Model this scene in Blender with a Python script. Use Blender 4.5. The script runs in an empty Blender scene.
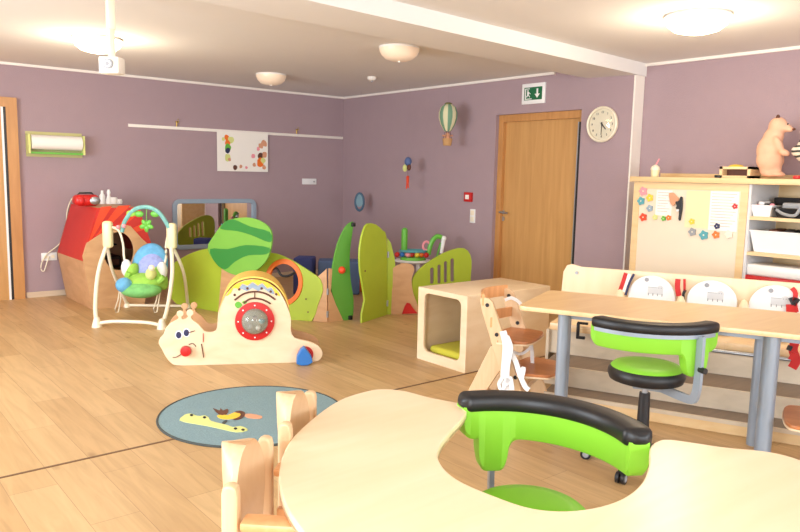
import bpy, bmesh, math, random
from mathutils import Vector, Matrix
random.seed(7)
PI = math.pi
sc = bpy.context.scene
col = sc.collection

# ------------------------------------------------------------------ camera
FPX = 717.15
YAW, PITCH, ROLL = .693, -.126, .0214
CAM = Vector((-6.0003, -8.5541, 1.4195))
fw = Vector((math.sin(YAW)*math.cos(PITCH), math.cos(YAW)*math.cos(PITCH), math.sin(PITCH)))
rt0 = Vector((math.cos(YAW), -math.sin(YAW), 0)); up0 = rt0.cross(fw)
RT = math.cos(ROLL)*rt0 + math.sin(ROLL)*up0
UP = -math.sin(ROLL)*rt0 + math.cos(ROLL)*up0
cd = bpy.data.cameras.new('camera'); cam = bpy.data.objects.new('camera', cd); col.objects.link(cam)
cd.sensor_width = 36; cd.lens = FPX/800*36; cd.clip_start = .05
cam.matrix_world = Matrix(((RT.x, UP.x, -fw.x, CAM.x), (RT.y, UP.y, -fw.y, CAM.y), (RT.z, UP.z, -fw.z, CAM.z), (0, 0, 0, 1)))
sc.camera = cam

# measured point of the photograph -> point on a real plane of the room
def PP(px, py, P0, N):
    d = fw + RT*((px-400)/FPX) - UP*((py-266)/FPX)
    N = Vector(N)
    return CAM + d*((Vector(P0)-CAM).dot(N)/d.dot(N))
def PX(px, py, x): return PP(px, py, (x, 0, 0), (1, 0, 0))
def PY(px, py, y): return PP(px, py, (0, y, 0), (0, 1, 0))
def PZ(px, py, z): return PP(px, py, (0, 0, z), (0, 0, 1))

# ------------------------------------------------------------------ materials
def lin(c):
    return tuple(((v/255)/12.92 if v/255 <= .04045 else ((v/255+.055)/1.055)**2.4) for v in c) + (1,)
MATS = {}
def mat(name, rgb, rough=.5, metal=0, var=.06, scale=8, bump=0, spec=.5, trans=0, emit=0, coat=0):
    if name in MATS: return MATS[name]
    m = bpy.data.materials.new(name); m.use_nodes = True; nt = m.node_tree; b = nt.nodes['Principled BSDF']
    b.inputs['Roughness'].default_value = rough; b.inputs['Metallic'].default_value = metal
    b.inputs['Specular IOR Level'].default_value = spec
    b.inputs['Coat Weight'].default_value = coat
    c = lin(rgb)
    tc = nt.nodes.new('ShaderNodeTexCoord'); n = nt.nodes.new('ShaderNodeTexNoise'); n.inputs['Scale'].default_value = scale; n.inputs['Detail'].default_value = 4
    nt.links.new(tc.outputs['Object'], n.inputs['Vector'])
    r = nt.nodes.new('ShaderNodeMix'); r.data_type = 'RGBA'
    r.inputs['A'].default_value = tuple(v*(1-var) for v in c[:3])+(1,); r.inputs['B'].default_value = tuple(min(1, v*(1+var)) for v in c[:3])+(1,)
    nt.links.new(n.outputs['Fac'], r.inputs['Factor']); nt.links.new(r.outputs['Result'], b.inputs['Base Color'])
    if trans: b.inputs['Transmission Weight'].default_value = trans; b.inputs['IOR'].default_value = 1.45
    if emit:
        b.inputs['Emission Color'].default_value = c; b.inputs['Emission Strength'].default_value = emit
    if bump:
        n2 = nt.nodes.new('ShaderNodeTexNoise'); n2.inputs['Scale'].default_value = 90 if bump < 1 else 140; n2.inputs['Detail'].default_value = 3
        nt.links.new(tc.outputs['Object'], n2.inputs['Vector'])
        bp = nt.nodes.new('ShaderNodeBump'); bp.inputs['Strength'].default_value = bump; bp.inputs['Distance'].default_value = .004
        nt.links.new(n2.outputs['Fac'], bp.inputs['Height']); nt.links.new(bp.outputs['Normal'], b.inputs['Normal'])
    MATS[name] = m; return m
def wood(name, c1, c2, rough=.45, axis=(1, 14, 14), scale=2.2, coat=0, rot=(0, 0, 0)):
    m = bpy.data.materials.new(name); m.use_nodes = True; nt = m.node_tree; b = nt.nodes['Principled BSDF']
    b.inputs['Roughness'].default_value = rough; b.inputs['Coat Weight'].default_value = coat; b.inputs['Coat Roughness'].default_value = .2
    tc = nt.nodes.new('ShaderNodeTexCoord'); mp = nt.nodes.new('ShaderNodeMapping'); mp.inputs['Scale'].default_value = axis
    mp.inputs['Rotation'].default_value = rot
    n = nt.nodes.new('ShaderNodeTexNoise'); n.inputs['Scale'].default_value = scale; n.inputs['Detail'].default_value = 6; n.inputs['Distortion'].default_value = .6
    nt.links.new(tc.outputs['Object'], mp.inputs['Vector']); nt.links.new(mp.outputs['Vector'], n.inputs['Vector'])
    r = nt.nodes.new('ShaderNodeValToRGB'); r.color_ramp.elements[0].position = .3; r.color_ramp.elements[1].position = .7
    r.color_ramp.elements[0].color = lin(c1); r.color_ramp.elements[1].color = lin(c2)
    nt.links.new(n.outputs['Fac'], r.inputs['Fac']); nt.links.new(r.outputs['Color'], b.inputs['Base Color'])
    MATS[name] = m; return m

def floor_mat():
    m = bpy.data.materials.new('oak_planks'); m.use_nodes = True; nt = m.node_tree; b = nt.nodes['Principled BSDF']; L = nt.links.new
    N = nt.nodes.new
    tc = N('ShaderNodeTexCoord'); sp = N('ShaderNodeSeparateXYZ'); cb = N('ShaderNodeCombineXYZ')
    L(tc.outputs['Object'], sp.inputs[0]); L(sp.outputs['Y'], cb.inputs['X']); L(sp.outputs['X'], cb.inputs['Y'])
    br = N('ShaderNodeTexBrick'); br.inputs['Scale'].default_value = 1; br.inputs['Brick Width'].default_value = 1.3; br.inputs['Row Height'].default_value = .2
    br.inputs['Mortar Size'].default_value = .0012; br.inputs['Mortar Smooth'].default_value = 0; br.inputs['Bias'].default_value = 0
    br.inputs['Color1'].default_value = lin((207, 173, 125)); br.inputs['Color2'].default_value = lin((190, 153, 106)); br.inputs['Mortar'].default_value = lin((160, 124, 86))
    br.offset = .37
    L(cb.outputs[0], br.inputs['Vector'])
    mp = N('ShaderNodeMapping'); mp.inputs['Scale'].default_value = (9, .8, 1); L(tc.outputs['Object'], mp.inputs['Vector'])
    n = N('ShaderNodeTexNoise'); n.inputs['Scale'].default_value = 2.2; n.inputs['Detail'].default_value = 8; n.inputs['Distortion'].default_value = 1.2; L(mp.outputs[0], n.inputs['Vector'])
    mx = N('ShaderNodeMix'); mx.data_type = 'RGBA'; mx.blend_type = 'MULTIPLY'; mx.inputs['Factor'].default_value = .38
    rp = N('ShaderNodeValToRGB'); rp.color_ramp.elements[0].position = .3; rp.color_ramp.elements[0].color = (.55, .5, .44, 1); rp.color_ramp.elements[1].position = .62; rp.color_ramp.elements[1].color = (1, 1, 1, 1)
    L(n.outputs['Fac'], rp.inputs[0]); L(br.outputs['Color'], mx.inputs['A']); L(rp.outputs[0], mx.inputs['B'])
    # knots
    mp2 = N('ShaderNodeMapping'); mp2.inputs['Scale'].default_value = (5, 2.2, 1); L(tc.outputs['Object'], mp2.inputs['Vector'])
    v = N('ShaderNodeTexVoronoi'); v.inputs['Scale'].default_value = 1; L(mp2.outputs[0], v.inputs['Vector'])
    rk = N('ShaderNodeValToRGB'); rk.color_ramp.elements[0].position = .03; rk.color_ramp.elements[0].color = (.5, .42, .34, 1); rk.color_ramp.elements[1].position = .12; rk.color_ramp.elements[1].color = (1, 1, 1, 1)
    L(v.outputs['Distance'], rk.inputs[0])
    m2 = N('ShaderNodeMix'); m2.data_type = 'RGBA'; m2.blend_type = 'MULTIPLY'; m2.inputs['Factor'].default_value = .6
    L(mx.outputs['Result'], m2.inputs['A']); L(rk.outputs[0], m2.inputs['B'])
    L(m2.outputs['Result'], b.inputs['Base Color']); b.inputs['Roughness'].default_value = .42
    MATS['floor'] = m; return m

def clear_mat(name):
    m = bpy.data.materials.new(name); m.use_nodes = True; nt = m.node_tree; nt.nodes.remove(nt.nodes['Principled BSDF'])
    a = nt.nodes.new('ShaderNodeBsdfTransparent'); g = nt.nodes.new('ShaderNodeBsdfGlossy'); g.inputs['Roughness'].default_value = .03
    f = nt.nodes.new('ShaderNodeFresnel'); f.inputs['IOR'].default_value = 1.45; x = nt.nodes.new('ShaderNodeMixShader')
    nt.links.new(f.outputs[0], x.inputs[0]); nt.links.new(a.outputs[0], x.inputs[1]); nt.links.new(g.outputs[0], x.inputs[2])
    nt.links.new(x.outputs[0], nt.nodes['Material Output'].inputs['Surface']); return m
M = {}
M['floor'] = floor_mat()
M['purple'] = mat('mauve_wallpaper', (166, 144, 150), .9, var=.03, bump=.5)
M['ceil'] = mat('ceiling_paint', (232, 230, 228), .95, var=.01)
M['white'] = mat('white_paint', (240, 234, 226), .6, var=.01)
M['skirt'] = wood('pale_skirting', (205, 185, 160), (220, 200, 175))
M['door'] = wood('door_veneer', (188, 140, 82), (206, 158, 98), .4, axis=(10, 10, .7), scale=1.6)
M['doorframe'] = wood('door_frame_wood', (184, 130, 74), (200, 146, 88), .4, axis=(10, 10, 1))
M['beech'] = wood('beech', (212, 176, 134), (226, 194, 154), .4, axis=(12, 12, 1.2))
M['beech2'] = wood('warm_beech', (214, 152, 98), (230, 172, 118), .4, axis=(12, 12, 1.2))
M['redbeech'] = wood('red_brown_beech', (178, 108, 62), (198, 128, 78), .35, axis=(2, 10, 10))
M['birch'] = wood('birch_ply', (228, 202, 164), (238, 216, 184), .45, axis=(3, 3, 9), scale=1.2)
M['birchdark'] = wood('birch_play_house', (196, 150, 106), (210, 166, 122), .5, axis=(3, 3, 9), scale=1.4)
M['maple'] = wood('pale_maple_laminate', (238, 214, 176), (243, 222, 189), .3, axis=(1.2, 9, 1), scale=1.6, rot=(0, 0, 1.15))
M['maple2'] = wood('beech_laminate', (228, 192, 144), (238, 206, 160), .3, axis=(1.2, 12, 1), scale=1.6, rot=(0, 0, 1.15))
M['cabwood'] = wood('cabinet_wood', (224, 190, 138), (234, 204, 156), .4, axis=(8, 1, 8))
M['benchply'] = wood('beige_bench_laminate', (204, 188, 164), (216, 200, 176), .45, axis=(8, 1.5, 8))
M['tread'] = wood('brown_step_tread', (122, 106, 92), (136, 118, 102), .5)
M['black'] = mat('black_leather', (17, 17, 20), .42, var=.15, spec=.5)
M['blackp'] = mat('black_plastic', (28, 28, 32), .4)
M['lime'] = mat('lime_leather', (132, 200, 52), .45, var=.03)
M['steel'] = mat('brushed_steel', (176, 182, 190), .32, metal=.85, var=.03)
M['greymetal'] = mat('grey_painted_steel', (150, 162, 176), .35, metal=.3, var=.02)
M['limep'] = mat('lime_stained_ply', (168, 190, 52), .5, var=.05)
M['greenp'] = mat('green_stained_ply', (92, 158, 58), .5, var=.05)
M['greend'] = mat('dark_green_stripe', (50, 134, 56), .5)
M['greenl'] = mat('light_green_stripe', (120, 180, 70), .5)
M['edgebr'] = mat('brown_ply_edge', (112, 82, 56), .6)
M['orange'] = mat('orange_lacquer', (236, 116, 32), .4)
M['red'] = mat('red_lacquer', (196, 30, 28), .38)
M['redh'] = mat('red_panel', (196, 40, 34), .45)
M['redor'] = mat('orange_red_stripe', (226, 72, 34), .45)
M['blue'] = mat('blue_lacquer', (44, 112, 186), .4)
M['bluec'] = mat('blue_cushion', (58, 70, 138), .8)
M['bluec2'] = mat('pale_blue_cushion', (88, 112, 160), .8)
M['cream'] = mat('cream_plastic', (240, 230, 206), .35, var=.02)
M['creamy'] = mat('cream_yellow_plastic', (238, 226, 178), .35, var=.02)
M['plaswhite'] = mat('white_plastic', (238, 238, 238), .35, var=.01)
M['board'] = mat('magnetic_whiteboard', (230, 216, 194), .25, var=.01)
M['paper'] = mat('paper', (244, 240, 232), .8, var=.02)
M['paper2'] = mat('yellowish_paper', (226, 220, 176), .8, var=.02)
M['mirror'] = mat('mirror_glass', (235, 235, 235), .02, metal=1, var=0)
M['bluegrey'] = mat('blue_grey_frame', (148, 166, 184), .5)
M['rug'] = mat('blue_grey_rug', (126, 152, 158), .95, var=.12, scale=60, bump=.9)
M['rugedge'] = mat('dark_rug_edge', (66, 72, 70), .9)
M['yellowg'] = mat('yellow_green_pile', (216, 220, 140), .95)
M['yellow'] = mat('yellow_paint', (240, 200, 60), .5)
M['brown'] = mat('brown_paint', (98, 56, 40), .6)
M['salmon'] = mat('salmon_pile', (214, 156, 122), .95)
M['dome'] = mat('clear_dome', (225, 228, 215), .06, trans=.75, var=0)
M['dark'] = mat('dark_void', (34, 28, 26), .8)
M['gdeep'] = mat('exit_green', (14, 104, 62), .5)
M['pink'] = mat('pink_plastic', (236, 150, 160), .5)
M['teal'] = mat('teal_plastic', (84, 160, 170), .5)
M['grey'] = mat('grey_plastic', (150, 152, 156), .5)
M['navy'] = mat('navy_plastic', (40, 44, 84), .5)
M['skyb'] = mat('sky_blue_fabric', (104, 172, 214), .8, var=.3, scale=25)
M['limef'] = mat('lime_fabric', (150, 200, 80), .8, var=.2, scale=25)
M['bear'] = mat('bear_papier_mache', (226, 176, 146), .8, var=.14, scale=14, bump=.4)
M['lampglass'] = mat('frosted_lamp_glass', (226, 214, 192), .3, var=.01)
M['lampoff'] = mat('dim_lamp_glass', (238, 214, 188), .3, var=.01, emit=.16)
M['lampon'] = mat('lit_lamp_glass', (255, 228, 176), .3, var=.01, emit=12)
M['leafy'] = mat('leaf_green_plastic', (100, 180, 60), .4)
M['cushy'] = mat('mustard_cushion', (196, 190, 60), .85)
M['brass'] = mat('brass', (190, 160, 90), .3, metal=.9)

# ------------------------------------------------------------------ mesh builder
class MB:
    def __init__(s): s.bm = bmesh.new(); s.mi = 0
    def _n(s, vs):
        for v in vs:
            for f in v.link_faces: f.material_index = s.mi
    def m(s, i): s.mi = i; return s
    def box(s, c, d, rot=None, bevel=0, seg=2):
        r = bmesh.ops.create_cube(s.bm, size=1)
        mt = Matrix.Translation(Vector(c)) @ ((rot if isinstance(rot, Matrix) else Matrix.Rotation(rot, 4, 'Z')) if rot is not None else Matrix()) @ Matrix.Diagonal((d[0], d[1], d[2], 1))
        bmesh.ops.transform(s.bm, matrix=mt, verts=r['verts']); s._n(r['verts'])
        if bevel:
            es = list({e for v in r['verts'] for e in v.link_edges})
            bmesh.ops.bevel(s.bm, geom=es, offset=bevel, segments=seg, affect='EDGES', profile=.5, clamp_overlap=True)
        return s
    def span(s, a, b, **k):
        return s.box([(a[i]+b[i])/2 for i in range(3)], [abs(a[i]-b[i]) for i in range(3)], **k)
    def cyl(s, a, b, r, r2=None, n=20):
        a, b = Vector(a), Vector(b); d = b-a
        q = bmesh.ops.create_cone(s.bm, cap_ends=True, segments=n, radius1=r, radius2=r if r2 is None else r2, depth=d.length)
        mt = Matrix.Translation((a+b)/2) @ d.to_track_quat('Z', 'Y').to_matrix().to_4x4()
        bmesh.ops.transform(s.bm, matrix=mt, verts=q['verts']); s._n(q['verts']); return s
    def sph(s, c, r, n=16, rot=None):
        if not hasattr(r, '__len__'): r = (r, r, r)
        q = bmesh.ops.create_uvsphere(s.bm, u_segments=n, v_segments=max(6, n*2//3), radius=1)
        mt = Matrix.Translation(Vector(c)) @ (rot if rot is not None else Matrix()) @ Matrix.Diagonal((r[0], r[1], r[2], 1))
        bmesh.ops.transform(s.bm, matrix=mt, verts=q['verts']); s._n(q['verts']); return s
    def sweep(s, pts, prof, up=(0, 0, 1), closed=False, caps=True):
        pts = [Vector(p) for p in pts]; up = Vector(up); rings = []; n = len(pts)
        for i, p in enumerate(pts):
            t = (pts[(i+1) % n]-pts[i-1]) if closed else (pts[min(i+1, n-1)]-pts[max(i-1, 0)])
            t.normalize(); sd = t.cross(up)
            if sd.length < 1e-4: sd = t.cross(Vector((1, 0, 0)))
            sd.normalize(); u2 = sd.cross(t)
            pr = prof(i/(n-1)) if callable(prof) else prof
            rings.append([s.bm.verts.new(p+sd*a+u2*b) for a, b in pr])
        m = len(rings[0])
        for i in range(n if closed else n-1):
            A, B = rings[i], rings[(i+1) % n]
            for j in range(m):
                f = s.bm.faces.new((A[j], A[(j+1) % m], B[(j+1) % m], B[j])); f.material_index = s.mi
        if caps and not closed:
            for R in (rings[0], rings[-1]):
                f = s.bm.faces.new(R); f.material_index = s.mi
        return s
    def tube(s, pts, r, n=8, closed=False, up=(0, 0, 1)):
        rr = r if callable(r) else (lambda t: r)
        return s.sweep(pts, lambda t: [(rr(t)*math.cos(2*PI*k/n), rr(t)*math.sin(2*PI*k/n)) for k in range(n)], closed=closed, up=up)
    def lathe(s, prof, c=(0, 0, 0), n=28, rot=None):
        rings = []
        mt = Matrix.Translation(Vector(c)) @ (rot if rot is not None else Matrix())
        for r, z in prof:
            if r < 1e-5: rings.append([s.bm.verts.new(mt @ Vector((0, 0, z)))])
            else: rings.append([s.bm.verts.new(mt @ Vector((r*math.cos(2*PI*k/n), r*math.sin(2*PI*k/n), z))) for k in range(n)])
        for A, B in zip(rings, rings[1:]):
            for k in range(n):
                k2 = (k+1) % n
                if len(A) == 1 and len(B) == 1: break
                if len(A) == 1: vs = (A[0], B[k2], B[k])
                elif len(B) == 1: vs = (A[k], A[k2], B[0])
                else: vs = (A[k], A[k2], B[k2], B[k])
                f = s.bm.faces.new(vs); f.material_index = s.mi
        return s
    # flat shape (outer loop, holes) extruded; frame: origin O, in-plane axes U, V
    def plate(s, loops, O, U, V, th, bevel=0, both=False):
        cu = bpy.data.curves.new('t', 'CURVE'); cu.dimensions = '2D'; cu.fill_mode = 'BOTH'; cu.extrude = th/2-bevel; cu.bevel_depth = bevel; cu.bevel_resolution = 1
        if bevel: cu.offset = -bevel
        for lp in loops:
            sp = cu.splines.new('POLY'); sp.points.add(len(lp)-1); sp.use_cyclic_u = True
            for i, p in enumerate(lp): sp.points[i].co = (p[0], p[1], 0, 1)
        o = bpy.data.objects.new('t', cu); me = bpy.data.meshes.new_from_object(o)
        U = Vector(U).normalized(); V = Vector(V).normalized(); W = U.cross(V)
        mt = Matrix(((U.x, V.x, W.x, O[0]), (U.y, V.y, W.y, O[1]), (U.z, V.z, W.z, O[2]), (0, 0, 0, 1)))
        me.transform(mt)
        nf = len(s.bm.faces); s.bm.from_mesh(me); s.bm.faces.ensure_lookup_table()
        for f in s.bm.faces[nf:]: f.material_index = s.mi
        bpy.data.objects.remove(o); bpy.data.curves.remove(cu); bpy.data.meshes.remove(me); return s
    # outline given as world points lying in one plane; thickness goes along N
    def wplate(s, loops, N, th, bevel=0):
        N = Vector(N).normalized(); O = Vector(loops[0][0]); U = Vector((0, 0, 1)).cross(N)
        if U.length < 1e-3: U = Vector((1, 0, 0))
        U.normalize(); V = N.cross(U)
        l2 = [[((Vector(p)-O).dot(U), (Vector(p)-O).dot(V)) for p in lp] for lp in loops]
        return s.plate(l2, O+N*(th/2), U, V, th, bevel)

def text_mb(b, txt, size, O, U, V, depth=.002):
    cu = bpy.data.curves.new('t', 'FONT'); cu.body = txt; cu.size = size; cu.extrude = depth/2; cu.align_x = 'CENTER'; cu.align_y = 'CENTER'
    o = bpy.data.objects.new('t', cu); me = bpy.data.meshes.new_from_object(o)
    U = Vector(U).normalized(); V = Vector(V).normalized(); W = U.cross(V)
    me.transform(Matrix(((U.x, V.x, W.x, O[0]), (U.y, V.y, W.y, O[1]), (U.z, V.z, W.z, O[2]), (0, 0, 0, 1))))
    nf = len(b.bm.faces); b.bm.from_mesh(me); b.bm.faces.ensure_lookup_table()
    for f in b.bm.faces[nf:]: f.material_index = b.mi
    bpy.data.objects.remove(o); bpy.data.curves.remove(cu); bpy.data.meshes.remove(me)

def smooth_loop(pts, n=6, closed=True):
    out = []; N = len(pts)
    rng = range(N) if closed else range(N-1)
    g = (lambda i: pts[i % N]) if closed else (lambda i: pts[max(0, min(N-1, i))])
    for i in rng:
        p0, p1, p2, p3 = g(i-1), g(i), g(i+1), g(i+2)
        for k in range(n):
            t = k/n
            out.append(tuple(.5*((2*p1[a])+(-p0[a]+p2[a])*t+(2*p0[a]-5*p1[a]+4*p2[a]-p3[a])*t*t+(-p0[a]+3*p1[a]-3*p2[a]+p3[a])*t**3) for a in range(len(p1))))
    if not closed: out.append(tuple(pts[-1]))
    return out
def circ(cx, cy, r, n=28, ry=None): return [(cx+r*math.cos(2*PI*k/n), cy+(ry or r)*math.sin(2*PI*k/n)) for k in range(n)]
def rrect(x0, y0, x1, y1, r, n=5):
    o = []
    for cx, cy, a in ((x1-r, y1-r, 0), (x0+r, y1-r, 90), (x0+r, y0+r, 180), (x1-r, y0+r, 270)):
        for k in range(n+1):
            t = math.radians(a+90*k/n); o.append((cx+r*math.cos(t), cy+r*math.sin(t)))
    return o

ORG = {}
def link(name, b, mats, parent=None, smooth=True, center=False):
    me = bpy.data.meshes.new(name)
    org = ORG.get(parent.name, Vector((0, 0, 0))) if parent else Vector((0, 0, 0))
    bmesh.ops.recalc_face_normals(b.bm, faces=b.bm.faces)
    if center and not parent:
        zs = [v.co for v in b.bm.verts]; org = Vector((sum(v.x for v in zs)/len(zs), sum(v.y for v in zs)/len(zs), min(v.z for v in zs)))
    if org.length: bmesh.ops.translate(b.bm, verts=b.bm.verts, vec=-org)
    b.bm.to_mesh(me); b.bm.free()
    for m in (mats if isinstance(mats, (list, tuple)) else [mats]): me.materials.append(M[m] if isinstance(m, str) else m)
    o = bpy.data.objects.new(name, me); col.objects.link(o)
    if parent: o.parent = parent
    elif center: o.location = org
    ORG[o.name] = org
    if smooth:
        me.shade_smooth()
        me.set_sharp_from_angle(angle=math.radians(38))
    return o
def thing(name, label, cat, loc=(0, 0, 0), group=None):
    o = bpy.data.objects.new(name, None); col.objects.link(o); o.location = loc; o.empty_display_size = .1
    o['label'] = label; o['category'] = cat
    if group: o['group'] = group
    ORG[o.name] = Vector(loc); return o
def tag(o, label, cat, group=None, kind=None):
    o['label'] = label; o['category'] = cat
    if group: o['group'] = group
    if kind: o['kind'] = kind
    return o
def struct(name, b, m, parent=None, smooth=False):
    o = link(name, b, m, parent, smooth)
    if not parent: o['kind'] = 'structure'
    return o
def copy_tree(o, parent=None):
    c = o.copy(); col.objects.link(c)
    if parent: c.parent = parent
    for ch in list(o.children): copy_tree(ch, c)
    return c
FRONT_E = 36; LEFT_E = 62; LAMP_E = 18; DAYC = (.88, .95, 1.02); EXPO = 0.2
# ------------------------------------------------------------------ the room
XL, YF = -8.0, -12.2
struct('floor', MB().span((XL, YF, -.1), (.3, .1, 0)), 'floor')
o = tag(link('floor_joint_strip', MB().span((XL+.02, -4.984, .0), (-.02, -4.97, .003)), 'edgebr'), '', ''); 
for k in ('label', 'category'): del o[k]
o['kind'] = 'structure'; o.name = 'trim_1'
struct('ceiling', MB().span((XL, YF, 2.5), (.3, .1, 2.62)), 'ceil')
struct('wall_back', MB().span((XL, 0, 0), (.1, .12, 2.5)), 'purple')
# door wall with a recess for the door, thinner to the right of the pilaster
DL, DR, DZ = -2.951, -4.10, 2.106
b = MB().span((0, DL, 0), (.3, .1, 2.5)).span((0, -4.67, 0), (.3, DR, 2.5)).span((0, DR, DZ), (.3, DL, 2.5)).span((.2, DR, 0), (.3, DL, DZ))
struct('wall_right', b, 'purple')
struct('wall_right_recessed', MB().span((.15, YF, 0), (.3, -4.67, 2.5)), 'purple')
struct('trim_2', MB().span((.0, -4.686, 0), (.15, -4.668, 2.40)), 'white')     # white end face of the wall
# beam
def bp(x, y, z): return (x, y-.073*abs(x), z)
b = MB(); prof = [(-3.70, 2.51), (-4.13, 2.405), (-4.69, 2.385), (-4.69, 2.51)]
x0, x1 = 0., XL
A = [b.bm.verts.new(bp(.15 if y < -4.6 else x0, y, z)) for y, z in prof]; B = [b.bm.verts.new(bp(x1, y, z)) for y, z in prof]
for i in range(4): b.bm.faces.new((A[i], A[(i+1) % 4], B[(i+1) % 4], B[i]))
b.bm.faces.new(A); b.bm.faces.new(B)
struct('ceiling_beam', b, 'ceil')
# cornices
struct('trim_3', MB().span((XL, -.02, 2.475), (0, 0, 2.5)), 'white')
struct('trim_4', MB().span((-.02, -3.75, 2.475), (0, 0, 2.5)), 'white')
struct('trim_5', MB().span((.13, YF, 2.475), (.15, -4.69, 2.5)), 'white')
struct('baseboard_back', MB().span((-4.2, -.015, 0), (0, 0, .06)), 'skirt')
struct('baseboard_right', MB().span((-.015, DL, 0), (0, -.015, .06)), 'skirt')
# unseen sides, with the windows that light the room, one of them added
def wall_with_windows(name, axis, pos, lo, hi, wins):
    b = MB(); cur = lo
    def sp(a, c, z0, z1):
        if axis == 'y': b.span((a, pos-.2, z0), (c, pos, z1))
        else: b.span((pos-.2, a, z0), (pos, c, z1))
    for w0, w1, z0, z1 in wins:
        sp(cur, w0, 0, 2.5); sp(w0, w1, 0, z0); sp(w0, w1, z1, 2.5); cur = w1
    sp(cur, hi, 0, 2.5); return struct(name, b, 'white')
WF = [(-7.4, -5.2, .5, 2.25), (-4.6, -2.4, .5, 2.25), (-1.9, -.3, .5, 2.25)]
wall_with_windows('wall_front', 'y', YF, XL-.2, .3, WF)
WL = [(-9.9, -7.9, .6, 2.25), (-5.6, -2.6, .6, 2.25)]  # second window is added, placed to brighten the back wall and ceiling
wall_with_windows('wall_left', 'x', XL, YF, .1, WL)
def area(name, loc, rot, sx, sy, e, colr):
    l = bpy.data.lights.new(name, 'AREA'); l.shape = 'RECTANGLE'; l.size = sx; l.size_y = sy; l.energy = e; l.color = colr
    o = bpy.data.objects.new(name, l); col.objects.link(o); o.location = loc; o.rotation_euler = rot
wn = 1
for w0, w1, z0, z1 in WF:
    w = struct('window_%d' % wn, MB().span((w0, YF-.12, z0), (w1, YF-.09, z0+.06)).span((w0, YF-.12, z1-.06), (w1, YF-.09, z1)).span((w0, YF-.12, z0), (w0+.06, YF-.09, z1)).span((w1-.06, YF-.12, z0), (w1, YF-.09, z1)).span(((w0+w1)/2-.04, YF-.12, z0), ((w0+w1)/2+.04, YF-.09, z1)), 'white')
    wn += 1
    area('window_daylight', ((w0+w1)/2, YF-.08, (z0+z1)/2), (PI/2, 0, 0), w1-w0-.1, z1-z0-.1, FRONT_E*(w1-w0), DAYC)
for w0, w1, z0, z1 in WL:
    struct('window_%d' % wn, MB().span((XL-.12, w0, z0), (XL-.09, w1, z0+.06)).span((XL-.12, w0, z1-.06), (XL-.09, w1, z1)).span((XL-.12, w0, z0), (XL-.09, w0+.06, z1)).span((XL-.12, w1-.06, z0), (XL-.09, w1, z1)), 'white'); wn += 1
    area('window_daylight', (XL-.08, (w0+w1)/2, (z0+z1)/2), (PI/2, 0, -PI/2), w1-w0-.1, z1-z0-.1, LEFT_E*(w1-w0), DAYC)  # second pass lights the added window

# ------------------------------------------------------------------ doors
dr = struct('door_1', MB().span((.1, -4.02, 0), (.14, -3.02, 2.03)), 'door')
fr = MB().span((.05, DL, 0), (.16, -3.02, DZ)).span((.05, DR, 0), (.16, -4.055, DZ)).span((.05, -4.055, 2.03), (.16, -3.02, DZ))
struct('door_frame', fr, 'doorframe', dr)
struct('door_edge_gap', MB().span((.045, -4.096, 0), (.1, -4.045, 1.99)), 'blackp', dr)
struct('door_edge_profile', MB().span((.04, -4.045, 0), (.1, -4.033, 1.99)), 'steel', dr)
hp = PX(503, 212, .1)
struct('door_handle', MB().cyl((.1, hp.y, hp.z), (.09, hp.y, hp.z), .026).cyl((.09, hp.y, hp.z), (.045, hp.y, hp.z), .01).cyl((.045, hp.y+.008, hp.z), (.045, hp.y-.11, hp.z-.006), .010).cyl((.1, hp.y-.005, hp.z-.075), (.085, hp.y-.005, hp.z-.075), .026), 'steel', dr, smooth=True)
d2 = struct('door_2', MB().span((-5.4, -.02, 0), (-4.37, -.0005, 2.04)), 'door')
struct('door_frame', MB().span((-4.325, -.045, 0), (-4.218, -.0005, 2.14)).span((-5.5, -.045, 2.04), (-4.325, -.0005, 2.14)), 'doorframe', d2)
struct('door_edge_profile', MB().span((-4.37, -.035, 0), (-4.35, -.0005, 2.04)), 'plaswhite', d2)
struct('door_edge_gap', MB().span((-4.35, -.03, 0), (-4.325, -.0005, 2.04)), 'blackp', d2)

# ------------------------------------------------------------------ ceiling lamps
def lamp(x, y, z, r, m, label, power=0, colr=(1, .86, .66)):
    t = thing('ceiling_lamp', label, 'ceiling lamp', (x, y, z), 'round ceiling lamps')
    link('lamp_base', MB().lathe([(0, 0), (r*.97, 0), (r*1.0, -.008), (r*.99, -.016), (0, -.016)], (x, y, z)), 'white', t)
    link('glass_bowl', MB().lathe([(r*.97, -.014), (r*.97, -.03), (r*.88, -.065), (r*.68, -.098), (r*.38, -.115), (0, -.12)], (x, y, z)), m, t)
    link('finial', MB().lathe([(0, -.117), (.012, -.119), (.012, -.126), (0, -.131)], (x, y, z), n=12), 'white', t)
    if power:
        l = bpy.data.lights.new('lamp_bulb', 'POINT'); l.energy = power; l.color = colr; l.shadow_soft_size = .12
        o = bpy.data.objects.new('lamp_bulb', l); col.objects.link(o); o.location = (x, y, z-.28)
lamp(-4.03, -2.16, 2.5, .2, 'lampon', 'glowing dome ceiling lamp behind the hanging white mast', LAMP_E)
lamp(-1.92, -1.33, 2.5, .17, 'lampoff', 'small dim dome ceiling lamp nearest the room corner')
lamp(-2.02, -3.69, 2.5, .175, 'lampoff', 'dim dome ceiling lamp closest to the white beam')
lamp(-1.415, -6.03, 2.5, .21, 'lampon', 'glowing dome ceiling lamp above the rear table', LAMP_E)
p = PZ(372, 77, 2.5)
t = thing('smoke_detector', 'small white round smoke detector on the ceiling', 'smoke detector', p)
link('detector_body', MB().lathe([(0, 0), (.05, 0), (.052, -.02), (.035, -.038), (0, -.04)], p), 'white', t)
link('sensor_tip', MB().lathe([(0, -.038), (.014, -.04), (.012, -.055), (0, -.057)], p, n=12), 'grey', t)
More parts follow.
